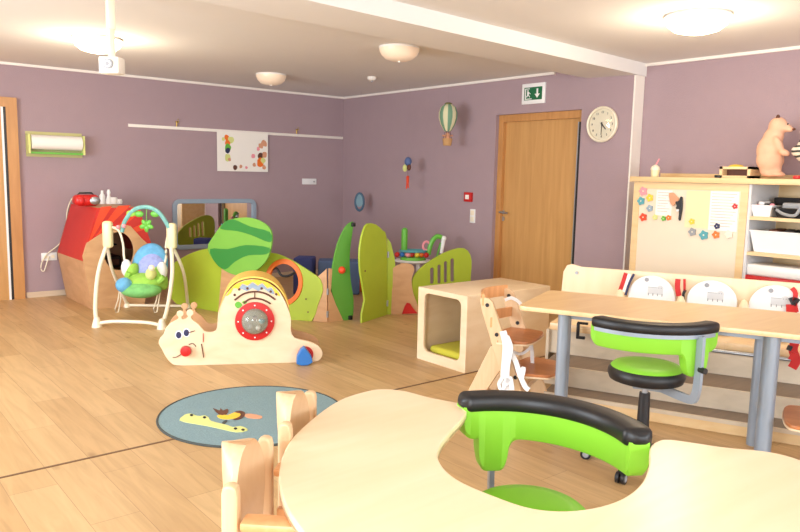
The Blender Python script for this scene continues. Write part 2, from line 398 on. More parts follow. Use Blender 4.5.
# hanging mast with a small projector head
hx, hy = -4.5, -3.95
t = thing('hanging_projector', 'white box with round lens on a white mast hanging from the ceiling', 'projector', (hx, hy, 2.5))
link('mast', MB().box((hx, hy, 2.38), (.045, .045, .24), bevel=.004).box((hx, hy, 2.17), (.036, .036, .2), bevel=.004), 'cream', t)
R = Matrix.Rotation(-.75, 4, 'Z')
pj = MB().box((0, 0, 0), (.125, .1, .1), bevel=.01)
bmesh.ops.transform(pj.bm, matrix=Matrix.Translation((hx, hy, 2.045)) @ R, verts=pj.bm.verts)
link('projector_head', pj, 'white', t)
dv = (CAM-Vector((hx, hy, 2.045))); dv.z = 0; dv.normalize(); R2 = Matrix.Rotation(-.75, 3, 'Z'); fn = R2 @ Vector((0, -1, 0))
c = Vector((hx, hy, 2.05))+fn*.05
b = MB().cyl(c, c+fn*.012, .03); b.m(1).cyl(c+fn*.012, c+fn*.014, .021); b.m(2).cyl(c+fn*.014, c+fn*.016, .012)
link('lens', b, ['grey', 'white', 'grey'], t)

# ------------------------------------------------------------------ things on the back wall
def onA(px, py, y=0.): return PY(px, py, y)
a, c = onA(25, 131), onA(82, 158)
t = thing('paper_roll_holder', 'yellow green wall holder with a white paper roll', 'paper roll holder', ((a.x+c.x)/2, 0, c.z))
x0, x1, z0, z1 = a.x, c.x, c.z, a.z
link('back_plate', MB().span((x0, -.015, z0), (x1, 0, z1)), mat('olive_board', (196, 190, 130), .6), t)
link('end_bracket', MB().span((x0, -.14, z0+.03), (x0+.02, -.015, z1-.03), bevel=.004), 'yellowg', t)
link('end_bracket', MB().span((x1-.02, -.14, z0+.03), (x1, -.015, z1-.03), bevel=.004), 'yellowg', t)
link('lower_rail', MB().span((x0+.02, -.11, z0+.03), (x1-.02, -.015, z0+.05)), 'leafy', t)
link('paper_roll', MB().cyl((x0+.03, -.085, (z0+z1)/2+.02), (x1-.03, -.085, (z0+z1)/2+.02), .078, n=28), 'paper', t)
xr0 = onA(128, 125).x
o = link('picture_rail', MB().span((xr0, -.02, 1.91), (-.02, 0, 1.945), bevel=.002), 'white', center=True); tag(o, 'long thin white picture rail on the back wall', 'picture rail')
for px, lb in ((176, 'small brass hook on the rail above the mirror'), (296, 'small brass hook on the rail near the room corner')):
    x = onA(px, 124).x
    b = MB().cyl((x, -.02, 1.945), (x, -.02, 1.99), .008).sph((x, -.02, 2.0), .014).tube([(x, -.02, 1.99), (x+.02, -.03, 2.0), (x+.012, -.03, 2.04)], .005)
    tag(link('rail_hook', b, 'brass', center=True), lb, 'hook', 'brass hooks on the picture rail')
a, c = onA(216, 131), onA(267, 172)
x0, x1, z0, z1 = a.x, c.x, c.z, a.z
w, h = x1-x0, z1-z0
t = thing('child_painting', 'white paper painting with yellow and reddish blobs hung on rail', 'painting', ((x0+x1)/2, -.03, z0))
link('paper_sheet', MB().span((x0, -.026, z0), (x1, -.0225, z1)), 'paper', t)
cols = {'y': 'yellowg', 'o': 'orange', 'g': 'leafy', 'n': 'navy', 's': 'salmon', 'b': 'brown', 'p': 'pink'}
for i, (u, v, r, k) in enumerate([(.18, .85, .05, 'o'), (.26, .8, .06, 'y'), (.2, .72, .05, 'o'), (.2, .6, .06, 'g'), (.2, .52, .045, 'n'), (.2, .35, .06, 'y'), (.23, .3, .03, 's'), (.12, .8, .03, 'y'), (.92, .75, .06, 's'), (.85, .68, .05, 's'), (.8, .6, .03, 'p'), (.86, .42, .06, 'b'), (.93, .45, .05, 's'), (.84, .25, .07, 'o'), (.92, .12, .04, 's'), (.7, .4, .04, 'p'), (.72, .18, .035, 's'), (.34, .1, .04, 'b'), (.45, .13, .03, 's'), (.56, .1, .025, 'p'), (.9, .3, .05, 'y')]):
    b = MB(); pts = [(x0+u*w+r*w*(.8+.4*random.random())*math.cos(a2), z0+v*h+r*w*(.8+.5*random.random())*math.sin(a2)) for a2 in [2*PI*q/8 for q in range(8)]]
    b.plate([smooth_loop(pts, 3)], (0, -.0266-.0001*i, 0), (1, 0, 0), (0, 0, 1), .0012)
    link('paint_blob', b, cols[k], t)
a, c = onA(302, 178.5), onA(316, 184.5)
t = thing('wall_control', 'small white control panel on back wall near the corner', 'wall control', ((a.x+c.x)/2, 0, c.z))
link('cover_plate', MB().span((a.x, -.012, c.z), (c.x, 0, a.z), bevel=.003), 'plaswhite', t)
link('push_button', MB().cyl((c.x-.04, -.012, (a.z+c.z)/2), (c.x-.04, -.018, (a.z+c.z)/2), .012), 'grey', t)
a, c = onA(41, 253), onA(57, 260)
t = thing('wall_socket', 'white double wall socket beside the red play house', 'wall socket', ((a.x+c.x)/2, 0, c.z))
link('cover_plate', MB().span((a.x, -.012, c.z), (c.x, 0, a.z), bevel=.003), 'plaswhite', t)
for k in (.27, .73):
    xx = a.x+(c.x-a.x)*k; link('socket_cup', MB().cyl((xx, -.012, (a.z+c.z)/2), (xx, -.015, (a.z+c.z)/2), .02), 'cream', t)
cp = [onA(q[0], q[1], -.03) for q in ((74, 196), (70, 202), (67, 212), (66, 226), (62, 240), (56, 247), (47, 254), (42, 262), (41, 269), (44, 271), (47, 262), (49, 256))]
tag(link('power_cord', MB().tube(smooth_loop([tuple(p) for p in cp], 4, False), .006), 'cream', center=True), 'thin white cord from the radio down to the socket', 'cord')
# mirror
a, c = onA(172, 198), onA(256, 200); x0, x1, z0, z1 = -2.545, -1.41, .445, 1.07
t = thing('wall_mirror', 'wide wall mirror with rounded blue grey frame behind play panels', 'mirror', ((x0+x1)/2, 0, z0))
link('mirror_frame', MB().plate([rrect(x0, z0, x1, z1, .09), rrect(x0+.055, z0+.055, x1-.055, z1-.055, .03)], (0, -.02, 0), (1, 0, 0), (0, 0, 1), .036, .006), 'bluegrey', t)
link('mirror_glass', MB().span((x0+.05, -.012, z0+.05), (x1-.05, -.006, z1-.05)), 'mirror', t)

# ------------------------------------------------------------------ things on the door wall
cc = PX(603.5, 124.5, 0); r = .172
t = thing('wall_clock', 'round white wall clock right of the oak door', 'clock', (0, cc.y, cc.z-r))
Rx = Matrix.Rotation(-PI/2, 4, 'Y')
link('clock_case', MB().lathe([(0, 0), (r*.96, 0), (r, .012), (r, .035), (r*.94, .045), (r*.86, .036), (r*.84, .022), (0, .022)], cc, n=40, rot=Rx), 'cream', t)
b = MB(); Uc, Vc = (0, -1, 0), (0, 0, 1)
for h in range(1, 13):
    an = PI/2-h*PI/6; text_mb(b, str(h), .03, (-.024, cc.y-.115*math.cos(an), cc.z+.115*math.sin(an)), Uc, Vc)
link('clock_numerals', b, 'dark', t)
def hand(an, L, w, x):
    d = Vector((0, -math.sin(an), math.cos(an))); q = Vector((0, d.z, -d.y))
    s = cc+Vector((x, 0, 0)); return MB().wplate([[s-d*.02-q*w, s+d*L-q*w*.6, s+d*L+q*w*.6, s-d*.02+q*w]], (-1, 0, 0), .002)
link('hour_hand', hand(math.radians(137), .065, .006, -.026), 'blackp', t)
link('minute_hand', hand(math.radians(182), .1, .004, -.029), 'blackp', t)
link('center_pin', MB().cyl((-.022, cc.y, cc.z), (-.033, cc.y, cc.z), .007), 'blackp', t)
link('glass_cover', MB().lathe([(r*.85, .040), (r*.5, .044), (0, .045)], cc, n=32, rot=Rx), clear_mat('clock_glass'), t)
a, c = PX(523.5, 84.5, 0), PX(545.5, 103, 0)
t = thing('exit_sign', 'white plate exit sign with green arrow above the oak door', 'exit sign', (0, (a.y+c.y)/2, c.z))
link('sign_plate', MB().span((-.02, a.y, c.z), (0, c.y, a.z), bevel=.004), 'plaswhite', t)
ym, zm, hw, hh = (a.y+c.y)/2, (a.z+c.z)/2, abs(a.y-c.y)/2, (a.z-c.z)/2
link('green_field', MB().span((-.0215, ym+hw*.78, zm-hh*.62), (-.0195, ym-hw*.78, zm+hh*.62)), 'gdeep', t)
def sg(pts): return [(q[0]*hw, q[1]*hh) for q in pts]
b = MB()
def sgn(pts): b.plate([sg(pts)], (-.0222, ym, zm), (0, -1, 0), (0, 0, 1), .0012)
sgn([(.3, .45), (.3, -.05), (.14, -.05), (.37, -.45), (.6, -.05), (.44, -.05), (.44, .45)])
sgn([(-.7, .52), (-.62, .52), (-.62, -.55), (-.7, -.55)]); sgn([(-.62, .52), (-.3, .52), (-.3, .44), (-.62, .44)])
sgn([(-.5, .36), (-.4, .36), (-.4, .22), (-.5, .22)]); sgn([(-.52, .18), (-.36, .18), (-.36, -.12), (-.25, -.3), (-.3, -.36), (-.42, -.14), (-.52, -.34), (-.6, -.3), (-.5, -.1)])
sgn([(-.36, .15), (-.2, .0), (-.22, -.06), (-.36, .05)]); sgn([(-.62, -.47), (-.1, -.47), (-.1, -.55), (-.62, -.55)])
link('pictogram', b, 'plaswhite', t)
p = PX(469.5, 197, 0)
t = thing('fire_alarm_button', 'red square fire alarm call point left of the door', 'fire alarm', (0, p.y, p.z-.06))
link('alarm_box', MB().box((-.02, p.y, p.z), (.04, .115, .11), bevel=.006), 'red', t)
link('alarm_window', MB().box((-.041, p.y, p.z), (.003, .06, .05)), 'paper', t)
p = PX(473, 216, 0)
t = thing('light_switch', 'tall white light switch below the red alarm box', 'light switch', (0, p.y, p.z-.08))
link('switch_plate', MB().box((-.006, p.y, p.z), (.012, .08, .16), bevel=.003), 'plaswhite', t)
for dz in (.036, -.036): link('rocker', MB().box((-.014, p.y, p.z+dz), (.006, .056, .056), bevel=.002), 'cream', t)

# hanging decorations
def thread(p, t): link('thread', MB().cyl(p, (p[0], p[1], 2.5), .0006, n=6), mat('nylon_thread', (150, 128, 134), .5), t)
p = PX(448, 118, -.3); s = .135/.21
t = thing('hot_air_balloon_mobile', 'green and cream striped hot air balloon mobile with basket', 'balloon mobile', (p.x, p.y, p.z-.3))
b = MB(); prof = [(0, .16), (.05, .152), (.095, .12), (.118, .06), (.118, 0), (.095, -.07), (.06, -.125), (.04, -.15), (.03, -.152)]
b.lathe([(r0*.9, z) for r0, z in prof], p, n=24)
for f in b.bm.faces:
    an = math.atan2(f.calc_center_median().y-p.y, f.calc_center_median().x-p.x); f.material_index = int((an+PI)/(2*PI)*12+.5) % 2
link('envelope', b, [mat('mobile_green', (112, 152, 124), .7), mat('mobile_cream', (214, 208, 170), .7)], t)
link('crown_cap', MB().sph(p+Vector((0, 0, .155)), (.045, .045, .02)), mat('mobile_olive', (110, 110, 60), .7), t)
link('basket', MB().lathe([(0, -.31), (.045, -.31), (.058, -.23), (.05, -.23), (.04, -.29), (0, -.295)], p, n=16), mat('basket_tan', (190, 146, 96), .8), t)
for k in range(4):
    an = k*PI/2+.4; link('basket_rope', MB().cyl(p+Vector((.03*math.cos(an), .03*math.sin(an), -.15)), p+Vector((.05*math.cos(an), .05*math.sin(an), -.235)), .003, n=6), 'brown', t)
link('riding_doll', MB().sph(p+Vector((0, 0, -.185)), .024).sph(p+Vector((0, 0, -.22)), (.034, .034, .03)).cyl(p+Vector((-.06, .02, -.2)), p+Vector((.06, -.02, -.195)), .01), 'salmon', t)
thread(p+Vector((0, 0, .16)), t)
p = PX(408, 164, -.3)
t = thing('parachute_mobile', 'small blue balloon mobile with a red dangling figure', 'mobile', (p.x, p.y, p.z-.3))
link('balloon', MB().sph(p+Vector((0, 0, .03)), (.045, .045, .055)), mat('mobile_blue', (84, 104, 150), .6), t)
link('side_balloon', MB().sph(p+Vector((-.02, .03, -.05)), (.03, .03, .045)), 'yellowg', t)
link('side_balloon', MB().sph(p+Vector((0, -.02, -.04)), (.026, .026, .04)), 'brown', t)
q = p+Vector((0, 0, -.2))
link('figure', MB().sph(q+Vector((0, 0, .04)), .02).box(q, (.03, .03, .06), bevel=.008).cyl(q+Vector((0, .01, -.02)), q+Vector((0, .02, -.1)), .009).cyl(q+Vector((0, -.01, -.02)), q+Vector((0, -.015, -.09)), .009), 'redor', t)
link('figure_string', MB().cyl(p+Vector((0, 0, -.02)), q+Vector((0, 0, .05)), .002, n=6), 'brown', t)
thread(p+Vector((0, 0, .08)), t)
p = PX(359.5, 202, -.25)
t = thing('ring_mobile', 'blue oval ring mobile with dark rim near the room corner', 'mobile', (p.x, p.y, p.z-.13))
F = Vector((-.64, -.77, 0)); S = Vector((.77, -.64, 0))
ring = [tuple(p+S*(.055*math.cos(k*PI/12))+Vector((0, 0, .115*math.sin(k*PI/12)))) for k in range(24)]
link('ring', MB().tube(ring, .016, closed=True, up=F), mat('slate_blue', (70, 100, 124), .6), t)
link('inner_disc', MB().wplate([[tuple(p+S*(.05*math.cos(k*PI/12))+Vector((0, 0, .02+.085*math.sin(k*PI/12)))) for k in range(24)]], F, .01), mat('pale_slate', (112, 146, 160), .6), t)
thread(p+Vector((0, 0, .12)), t)

# ------------------------------------------------------------------ rug
rc = Vector((-4.04, -4.86)); rr = .535
t = thing('round_rug', 'round blue grey rug with a crocodile and a bird', 'rug', (rc.x, rc.y, 0))
link('rug_base', MB().lathe([(0, .0), (rr, 0), (rr, .008), (0, .008)], (rc.x, rc.y, 0), n=72), 'rug', t)
link('rug_binding', MB().tube([(rc.x+rr*math.cos(k*PI/36), rc.y+rr*math.sin(k*PI/36), .005) for k in range(72)], .007, n=6, closed=True), 'rugedge', t)
def flat(name, pts, m, z, sm=2):
    P = [PZ(140+x/4, 370+y/4, z) for x, y in pts]
    b = MB().wplate([smooth_loop([tuple(q) for q in P], sm) if sm else [tuple(q) for q in P]], (0, 0, 1), .003)
    return link(name, b, m, t)
flat('crocodile', [(158, 202), (172, 186), (185, 178), (205, 176), (222, 183), (240, 186), (258, 183), (275, 192), (285, 206), (350, 222), (372, 230), (400, 226), (425, 234), (428, 244), (385, 250), (330, 238), (270, 225), (205, 214)], 'yellowg', .008)
for x, y in ((206, 181), (258, 190), (382, 235), (412, 240)): flat('crocodile_eye', [(x-7, y), (x, y-4), (x+7, y), (x, y+4)], 'dark', .011)
flat('bird_body', [(308, 184), (330, 180), (352, 182), (375, 172), (396, 172), (402, 182), (385, 194), (345, 198), (320, 194)], 'yellow', .008)
flat('bird_wing', [(292, 154), (318, 164), (322, 153), (332, 164), (350, 156), (352, 170), (340, 180), (318, 180)], 'brown', .0085)
flat('bird_head', [(378, 170), (400, 164), (420, 172), (416, 186), (396, 198), (372, 200), (398, 188), (402, 176)], 'brown', .009)
flat('bird_beak', [(418, 180), (440, 176), (488, 186), (478, 196), (430, 192)], 'salmon', .0085)
flat('bird_leg', [(328, 212), (342, 202), (350, 204), (336, 218)], 'rugedge', .0085)

# ------------------------------------------------------------------ hexagonal play house
yf, yb = -1.06, -.14
H = [(-3.83, 0), (-3.91, .5), (-3.745, 1.02), (-3.33, 1.02), (-3.14, .5), (-3.30, 0)]
hx = [(p.x, p.z) for p in (PY(92, 310, yf), PY(82, 256, yf), PY(97, 207, yf), PY(138, 205, yf), PY(155, 250, yf))]
H = [(hx[0][0], 0), (hx[1][0], .5), (hx[2][0], 1.03), (hx[3][0], 1.03), (hx[4][0], .52), (-3.30, 0)]
t = thing('play_house', 'hexagonal wooden play house with red upper half', 'play house', (-3.53, -.6, 0))
def slab(p, q, m, nm):
    d = Vector((q[0]-p[0], q[1]-p[1])); n = Vector((d.y, -d.x)).normalized()*.016
    b = MB().plate([[(p[0], p[1]), (q[0], q[1]), (q[0]+n.x, q[1]+n.y), (p[0]+n.x, p[1]+n.y)]], (0, (yf+yb)/2, 0), (1, 0, 0), (0, 0, 1), abs(yb-yf))
    link(nm, b, m, t)
slab(H[0], H[1], 'birchdark', 'lower_side_panel'); slab(H[1], H[2], 'redh', 'red_side_panel'); slab(H[2], H[3], 'birchdark', 'top_panel')
slab(H[3], H[4], 'redh', 'red_side_panel'); slab(H[4], H[5], 'birchdark', 'lower_side_panel'); slab(H[5], H[0], 'birchdark', 'floor_panel')
def yp(pts, y): return [(PY(px, py, y).x, max(0, PY(px, py, y).z)) for px, py in pts]
inner = yp([(82, 256), (86, 243), (98, 235), (112, 227), (122, 224), (130, 226), (141, 238), (155, 251)], yf)
hole = yp([(118+15*math.cos(k*PI/14), 251+19*math.sin(k*PI/14)) for k in range(28)], yf)
b = MB().plate([inner+[(H[5][0], 0), (H[0][0], 0)], hole], (0, yf-.010, 0), (1, 0, 0), (0, 0, 1), .016, .002)
link('front_panel', b, 'birchdark', t)
redo = [H[1], H[2], H[3], H[4]]
b = MB().plate([redo+list(reversed(inner))[1:-1]], (0, yf-.006, 0), (1, 0, 0), (0, 0, 1), .012)
link('red_gable', b, 'redh', t)
for sx in ([(101, 207), (112, 206), (91, 240), (87, 246)], [(118, 206), (131, 205), (104, 231), (96, 236)], [(138, 206), (141, 212), (126, 224), (118, 225)], [(145, 222), (147, 229), (136, 232), (133, 228)]):
    link('orange_stripe', MB().plate([yp(sx, yf-.013)], (0, yf-.0135, 0), (1, 0, 0), (0, 0, 1), .002), 'redor', t)
b = MB(); b.box((-3.56, -.5, .62), (.2, .5, .012)); b.m(1).box((-3.52, -.5, .42), (.3, .3, .14), bevel=.04)
link('inner_shelf', b, ['dark', 'brown'], t)
link('back_panel', MB().plate([H], (0, yb-.01, 0), (1, 0, 0), (0, 0, 1), .014), 'birchdark', t)
# radio and small white things on the roof
zt = 1.032
p = PZ(86, 206, zt); p.y -= 0
t = thing('radio_player', 'red portable radio with silver speakers on the play house', 'radio', (p.x, p.y, zt))
b = MB().box((p.x, p.y, zt+.06), (.25, .16, .118), bevel=.05, seg=4); link('radio_body', b, 'red', t)
for dx in (-.06, .07):
    link('speaker', MB().sph((p.x+dx, p.y-.075, zt+.058), (.055 if dx > 0 else .03, .018, .042)), 'steel' if dx > 0 else 'red', t)
link('carry_handle', MB().tube([(p.x-.08, p.y, zt+.11), (p.x-.06, p.y, zt+.135), (p.x+.06, p.y, zt+.135), (p.x+.08, p.y, zt+.11)], .009), 'blackp', t)
for i, (px, h, lb, kind) in enumerate([(102.5, .15, 'white bottle standing right beside the red radio', 'bottle'), (109, .16, 'tall white figure among white items on the play house', 'figurine'), (114, .075, 'low white round pot on the play house roof', 'pot'), (119.5, .055, 'smallest white item at the roof edge', 'pot')]):
    q = PZ(px, 204, zt)
    if kind == 'bottle': pr = [(0, 0), (.028, 0), (.03, .09), (.014, .12), (.013, h), (0, h)]
    elif kind == 'figurine': pr = [(0, 0), (.036, 0), (.03, .05), (.014, .1), (.022, .13), (.012, h), (0, h)]
    else: pr = [(0, 0), (h*.5, 0), (h*.6, h*.5), (h*.45, h), (0, h)]
    tag(link('white_'+kind, MB().lathe(pr, (q.x, q.y, zt), n=16), 'plaswhite', center=True), lb, kind, 'white items on the play house')
# ------------------------------------------------------------------ play panels
def V3(p, z=0): return Vector((p[0], p[1], z))
def panel(name, label, px, A, B, m, holes=(), th=.02, smooth=3, group='wooden play panels', off=0, edge=True):
    A, B = Vector(A), Vector(B); N = Vector((A.y-B.y, B.x-A.x, 0)).normalized()
    if N.dot(CAM-A) > 0: N = -N
    P0 = A+N*off
    W = [PP(q[0], q[1], P0, N) for q in px]
    for w_ in W: w_.z = max(w_.z, 0)
    lp = [tuple(w_) for w_ in W]
    if smooth:                                     # straight foot, rounded outline elsewhere
        sm = smooth_loop(lp, smooth)
        lp = [(q[0], q[1], max(0, q[2])) for q in sm]
    hl = [[tuple(PP(q[0], q[1], P0, N)) for q in h] for h in holes]
    b = MB().wplate([lp]+hl, N, th, .002)
    return b, N, P0
GP = 'wooden play panels round the play corner'
hA, hJ, hB = PZ(175, 304, 0), PZ(233, 315, 0), PZ(312, 321.5, 0)
b, N1, P1 = panel('', '', [(177, 304.5), (171, 285), (172.5, 266), (180, 259), (194, 252), (212, 248), (226, 252), (233, 275), (233, 315)], hA, hJ, 'limep')
t = thing('play_divider', 'lime green hill panel behind the white swing', 'play panel', V3((hA+hJ)/2), GP)
link('board', b, 'limep', t)
b = MB(); b.cyl(hA+Vector((.3, -.2, .02)), hA+Vector((.3, -.2, .3)), .008, n=8)
# tree panel
t = thing('play_divider', 'tree shaped play panel with striped green round crown', 'play panel', V3(hJ), GP)
W = [PP(q[0], q[1], P1-N1*.045, N1) for q in [(222, 262), (236, 262), (241, 317), (218, 315)]]
for w_ in W: w_.z = max(w_.z, 0)
link('trunk', MB().wplate([[tuple(w_) for w_ in W]], N1, .02, .002), 'birchdark', t)
crown = [(207.5, 247.5), (214, 235), (225.4, 221.6), (243.5, 217.5), (259, 220.5), (270.5, 230.6), (270.5, 248.6), (265, 262), (254.7, 271), (241, 276), (225, 271), (213, 260)]
def onp(px, P0, N): return [tuple(PP(q[0], q[1], P0, N)) for q in px]
Pc = P1-N1*.07
link('crown', MB().wplate([smooth_loop(onp(crown, Pc, N1), 4)], N1, .02, .003), 'greenl', t)
z2 = lambda pts: [(160+x/4.433, 190+y/4.433) for x, y in pts]
Pd = Pc-N1*.0015
link('crown_stripe', MB().wplate([smooth_loop(onp(z2([(288, 143), (325, 130), (400, 162), (486, 186), (488, 232), (405, 200), (340, 182), (268, 172)]), Pd, N1), 3)], N1, .003), 'greend', t)
link('crown_stripe', MB().wplate([smooth_loop(onp(z2([(222, 262), (300, 262), (380, 244), (484, 256), (470, 285), (390, 290), (332, 318), (288, 352), (245, 322)]), Pd, N1), 3)], N1, .003), 'greend', t)
# ring panel
rx = lambda s, q=36: [(283.3+(19.5*s)*math.cos(k*2*PI/q)*.98, 282.3+(23.5*s)*math.sin(k*2*PI/q)) for k in range(q)]
ol = [(236, 316), (238, 290), (246, 268), (258, 257), (269.8, 252.7), (283, 256), (297.7, 263.7), (314.6, 274.7), (320.5, 279.8), (322.8, 290.8), (318, 304.3), (311.5, 321.4), (291, 320.4)]
b, N2, P2 = panel('', '', ol, hJ, hB, '', holes=[rx(.86)], smooth=2)
t = thing('play_divider', 'lime play panel with an orange rimmed oval hole', 'play panel', V3((hJ+hB)/2), GP)
link('board', b, 'limep', t)
link('hole_rim', MB().wplate([onp(rx(1.0), P2-N2*.012, N2), onp(rx(.78), P2-N2*.012, N2)], N2, .045, .004), 'orange', t)
link('rope_handle', MB().tube(smooth_loop([tuple(PP(q[0], q[1], P2+N2*.01, N2)) for q in [(268, 273), (276, 268), (281, 275), (288, 276), (296, 272)]], 5, False), .012), 'blackp', t)
for q in ((306, 299), (308, 312)): 
    c = PP(q[0], q[1], P2-N2*.002, N2); link('screw', MB().cyl(c, c-N2*.003, .008, n=10), 'edgebr', t)
# two hinged wooden wedges
hC, hD = PZ(327.5, 322.5, 0), PZ(343.5, 320.6, 0)
t = thing('play_divider', 'pair of narrow beech wedge panels hinged together', 'play panel', V3(hC), GP)
b, N3, P3 = panel('', '', [(312.9, 321.2), (322.2, 292.5), (318, 276.4), (326.5, 268.8), (327.4, 322.4)], hB, hC, '', smooth=0); link('left_wedge', b, 'birchdark', t)
b, N4, P4 = panel('', '', [(328.6, 322.6), (329.2, 268.6), (332.5, 268.8), (331, 291), (336, 304.5), (343.5, 320.6)], hC, hD, '', smooth=0); link('right_wedge', b, 'birchdark', t)
for z in (.08, .3): link('hinge', MB().cyl(hC+Vector((0, 0, z-.03)), hC+Vector((0, 0, z+.03)), .012, n=10), 'steel', t)
# crescent leaf
hE = PZ(352.5, 319.6, 0)
b, N5, P5 = panel('', '', [(351.6, 222.1), (345.6, 227), (338, 243), (332.6, 267), (331.4, 288), (336.5, 306), (343.5, 320.5), (352, 319.8), (353.6, 300), (350.5, 277), (350, 252), (353.5, 225)], hD, hE, '', smooth=3)
t = thing('play_divider', 'tall green leaf shaped panel with a red button', 'play panel', V3(hD), GP)
link('board', b, 'greenp', t)
c = PP(341.5, 270, P5, N5); link('red_button', MB().cyl(c+N5*.03, c-N5*.012, .036, n=24).sph(c-N5*.012, (.034, .034, .034)), 'redor', t)
for q in ((353, 224.5), (350, 317.5)):
    c = PP(q[0], q[1], P5, N5); link('corner_fitting', MB().box(c, (.04, .04, .04), bevel=.006), 'blackp', t)
# tall lime pair
hF, hG, hH, hI = PZ(362, 323, 0), PZ(387, 314.8, 0), PZ(392, 314.6, 0), PZ(418.5, 314.4, 0)
t = thing('play_divider', 'tall lime green panel standing folded beside the activity table', 'play panel', V3(hG), GP)
b, N6, P6 = panel('', '', [(362, 323), (365, 300), (360.6, 273), (360, 249), (363.6, 231), (368, 223.6), (376, 224.5), (383, 230.5), (386.6, 237), (387, 276), (387, 314.8)], hF, hG, '', smooth=2); link('board', b, 'limep', t)
b, N7, P7 = panel('', '', [(387.4, 314.6), (387.4, 238), (391, 243), (394.6, 258), (396, 272), (392, 290), (391, 314.6)], hG, hH+(hH-hG), '', smooth=0); link('folded_board', b, 'limep', t)
for z in (.12, .62): link('hinge', MB().cyl(hG+Vector((0, 0, z-.03)), hG+Vector((0, 0, z+.03)), .012, n=10), 'steel', t)
c = PP(365, 271, P6-N6*.001, N6); link('screw', MB().cyl(c, c-N6*.004, .01, n=10), 'edgebr', t)
# wooden middle
t = thing('play_divider', 'rounded beech panel with a red triangle opening', 'play panel', V3((hH+hI)/2), GP)
b, N8, P8 = panel('', '', [(391.8, 314.6), (388.9, 294), (388.9, 276), (391.8, 269), (401.7, 263.3), (411.6, 264.7), (414.5, 270), (411.5, 280), (413.5, 294), (418.5, 314.4)], hH, hI, '', smooth=2); link('board', b, 'birchdark', t)
W = [PP(q[0], q[1], P8-N8*.02, N8) for q in [(402, 314), (405, 306), (407, 302.8), (410, 303.4), (413, 308), (417.5, 313.4)]]
for w_ in W: w_.z = max(.0, w_.z)
link('red_triangle', MB().wplate([[tuple(w_) for w_ in W]], N8, .018, .003), 'red', t)
# grille panel
hK, hL = PZ(417.5, 313.5, 0), PZ(468, 309, 0)
slots = [[(x0, y1), (x0, y0+1.5), ((x0+x1)/2, y0), (x1, y0+1.5), (x1, y1), ((x0+x1)/2, y1+1)] for x0, x1, y0, y1 in ((430.3, 434.2, 267.3, 283), (437.6, 441.1, 264.3, 283), (444, 447.6, 260.8, 282), (450.6, 454.5, 258, 281))]
b, N9, P9 = panel('', '', [(418, 313), (412.8, 296), (412.5, 282), (415.5, 274), (425.4, 264.3), (443, 253.5), (459, 248), (467.8, 250.5), (471.7, 260.4), (470.7, 278), (468, 309)], hK, hL, '', holes=slots, smooth=2)
t = thing('play_divider', 'lime green panel with four vertical slots', 'play panel', V3((hK+hL)/2), GP)
link('board', b, 'limep', t)
# low toddler table with activity toy
tc = PZ(413, 259.5, .46)
t = thing('activity_table', 'small round white table behind the slotted play panel', 'table', V3(tc))
link('tabletop', MB().lathe([(0, .43), (.2, .43), (.22, .445), (.2, .46), (0, .46)], V3(tc)), 'plaswhite', t)
for k in range(3):
    an = k*2*PI/3+.4; link('leg', MB().cyl(V3(tc)+Vector((.17*math.cos(an), .17*math.sin(an), 0)), V3(tc)+Vector((.11*math.cos(an), .11*math.sin(an), .43)), .018), 'plaswhite', t)
t = thing('activity_toy', 'colourful baby activity toy with tower and beads on white table', 'toy', V3(tc, .46))
A0 = V3(tc, .46)
sx = lambda px: S*((px-413)*tc_s)
tc_s = (tc-CAM).dot(fw)/FPX
link('toy_base', MB().lathe([(0, 0), (.15, 0), (.14, .03), (0, .035)], A0), 'leafy', t)
for i, (px, cl) in enumerate([(397, 'red'), (402, 'blue'), (408, 'pink'), (412, 'red'), (417, 'yellow'), (421, 'orange'), (426, 'red')]):
    link('bead', MB().sph(A0+sx(px)+F*(.04 if i % 2 else .06)+Vector((0, 0, .06)), .03), cl, t)
link('toy_ring', MB().tube([tuple(A0+S*(.15*math.cos(k*PI/12))+F*(.1*math.sin(k*PI/12))+Vector((0, 0, .1))) for k in range(24)], .014, closed=True), 'teal', t)
link('tower', MB().cyl(A0+sx(404)+Vector((0, 0, .08)), A0+sx(404)+Vector((0, 0, .33)), .036).sph(A0+sx(404)+Vector((0, 0, .33)), .036), 'leafy', t)
link('toy_loop', MB().tube([tuple(A0+sx(426)+S*(.04*math.cos(k*PI/8))+Vector((0, 0, .16+.05*math.sin(k*PI/8)))) for k in range(16)], .014, closed=True, up=F), 'pink', t)
link('toy_arch', MB().tube(smooth_loop([tuple(A0+sx(a_)+Vector((0, 0, z_))) for a_, z_ in [(428, .06), (431, .2), (436, .27), (441, .26)]], 5, False), .028), 'leafy', t)
link('microphone', MB().sph(A0+sx(443)+Vector((0, 0, .25)), .032).cyl(A0+sx(443)+Vector((0, 0, .25)), A0+sx(441)+Vector((0, 0, .08)), .026, .018), 'plaswhite', t)
link('toy_post', MB().cyl(A0+sx(436)+Vector((0, 0, .0)), A0+sx(440)+Vector((0, 0, .2)), .012), 'greenp', t)
# foam blocks behind
a, c = PZ(292, 258, .44), PZ(358, 262, .44)
def foam(px0, px1, y, z, m, lb):
    a, c = PZ(px0, y, z), PZ(px1, y+.5, z); d = (c-a); L = d.length; ang = math.atan2(d.y, d.x); nn = Vector((-d.y, d.x, 0)).normalized()
    mid = (a+c)/2+nn*.15
    tag(link('foam_block', MB().box((mid.x, mid.y, z/2), (L, .3, z), rot=ang, bevel=.02), m, center=True), lb, 'foam block')
foam(293, 312, 258, .44, 'bluec', 'dark blue foam block behind the orange rimmed panel')
foam(318, 360, 261, .40, 'bluec2', 'pale blue foam block behind the green leaf panel')
foam(347, 363, 275.5, .2, 'orange', 'low orange foam block between leaf and tall lime panel')

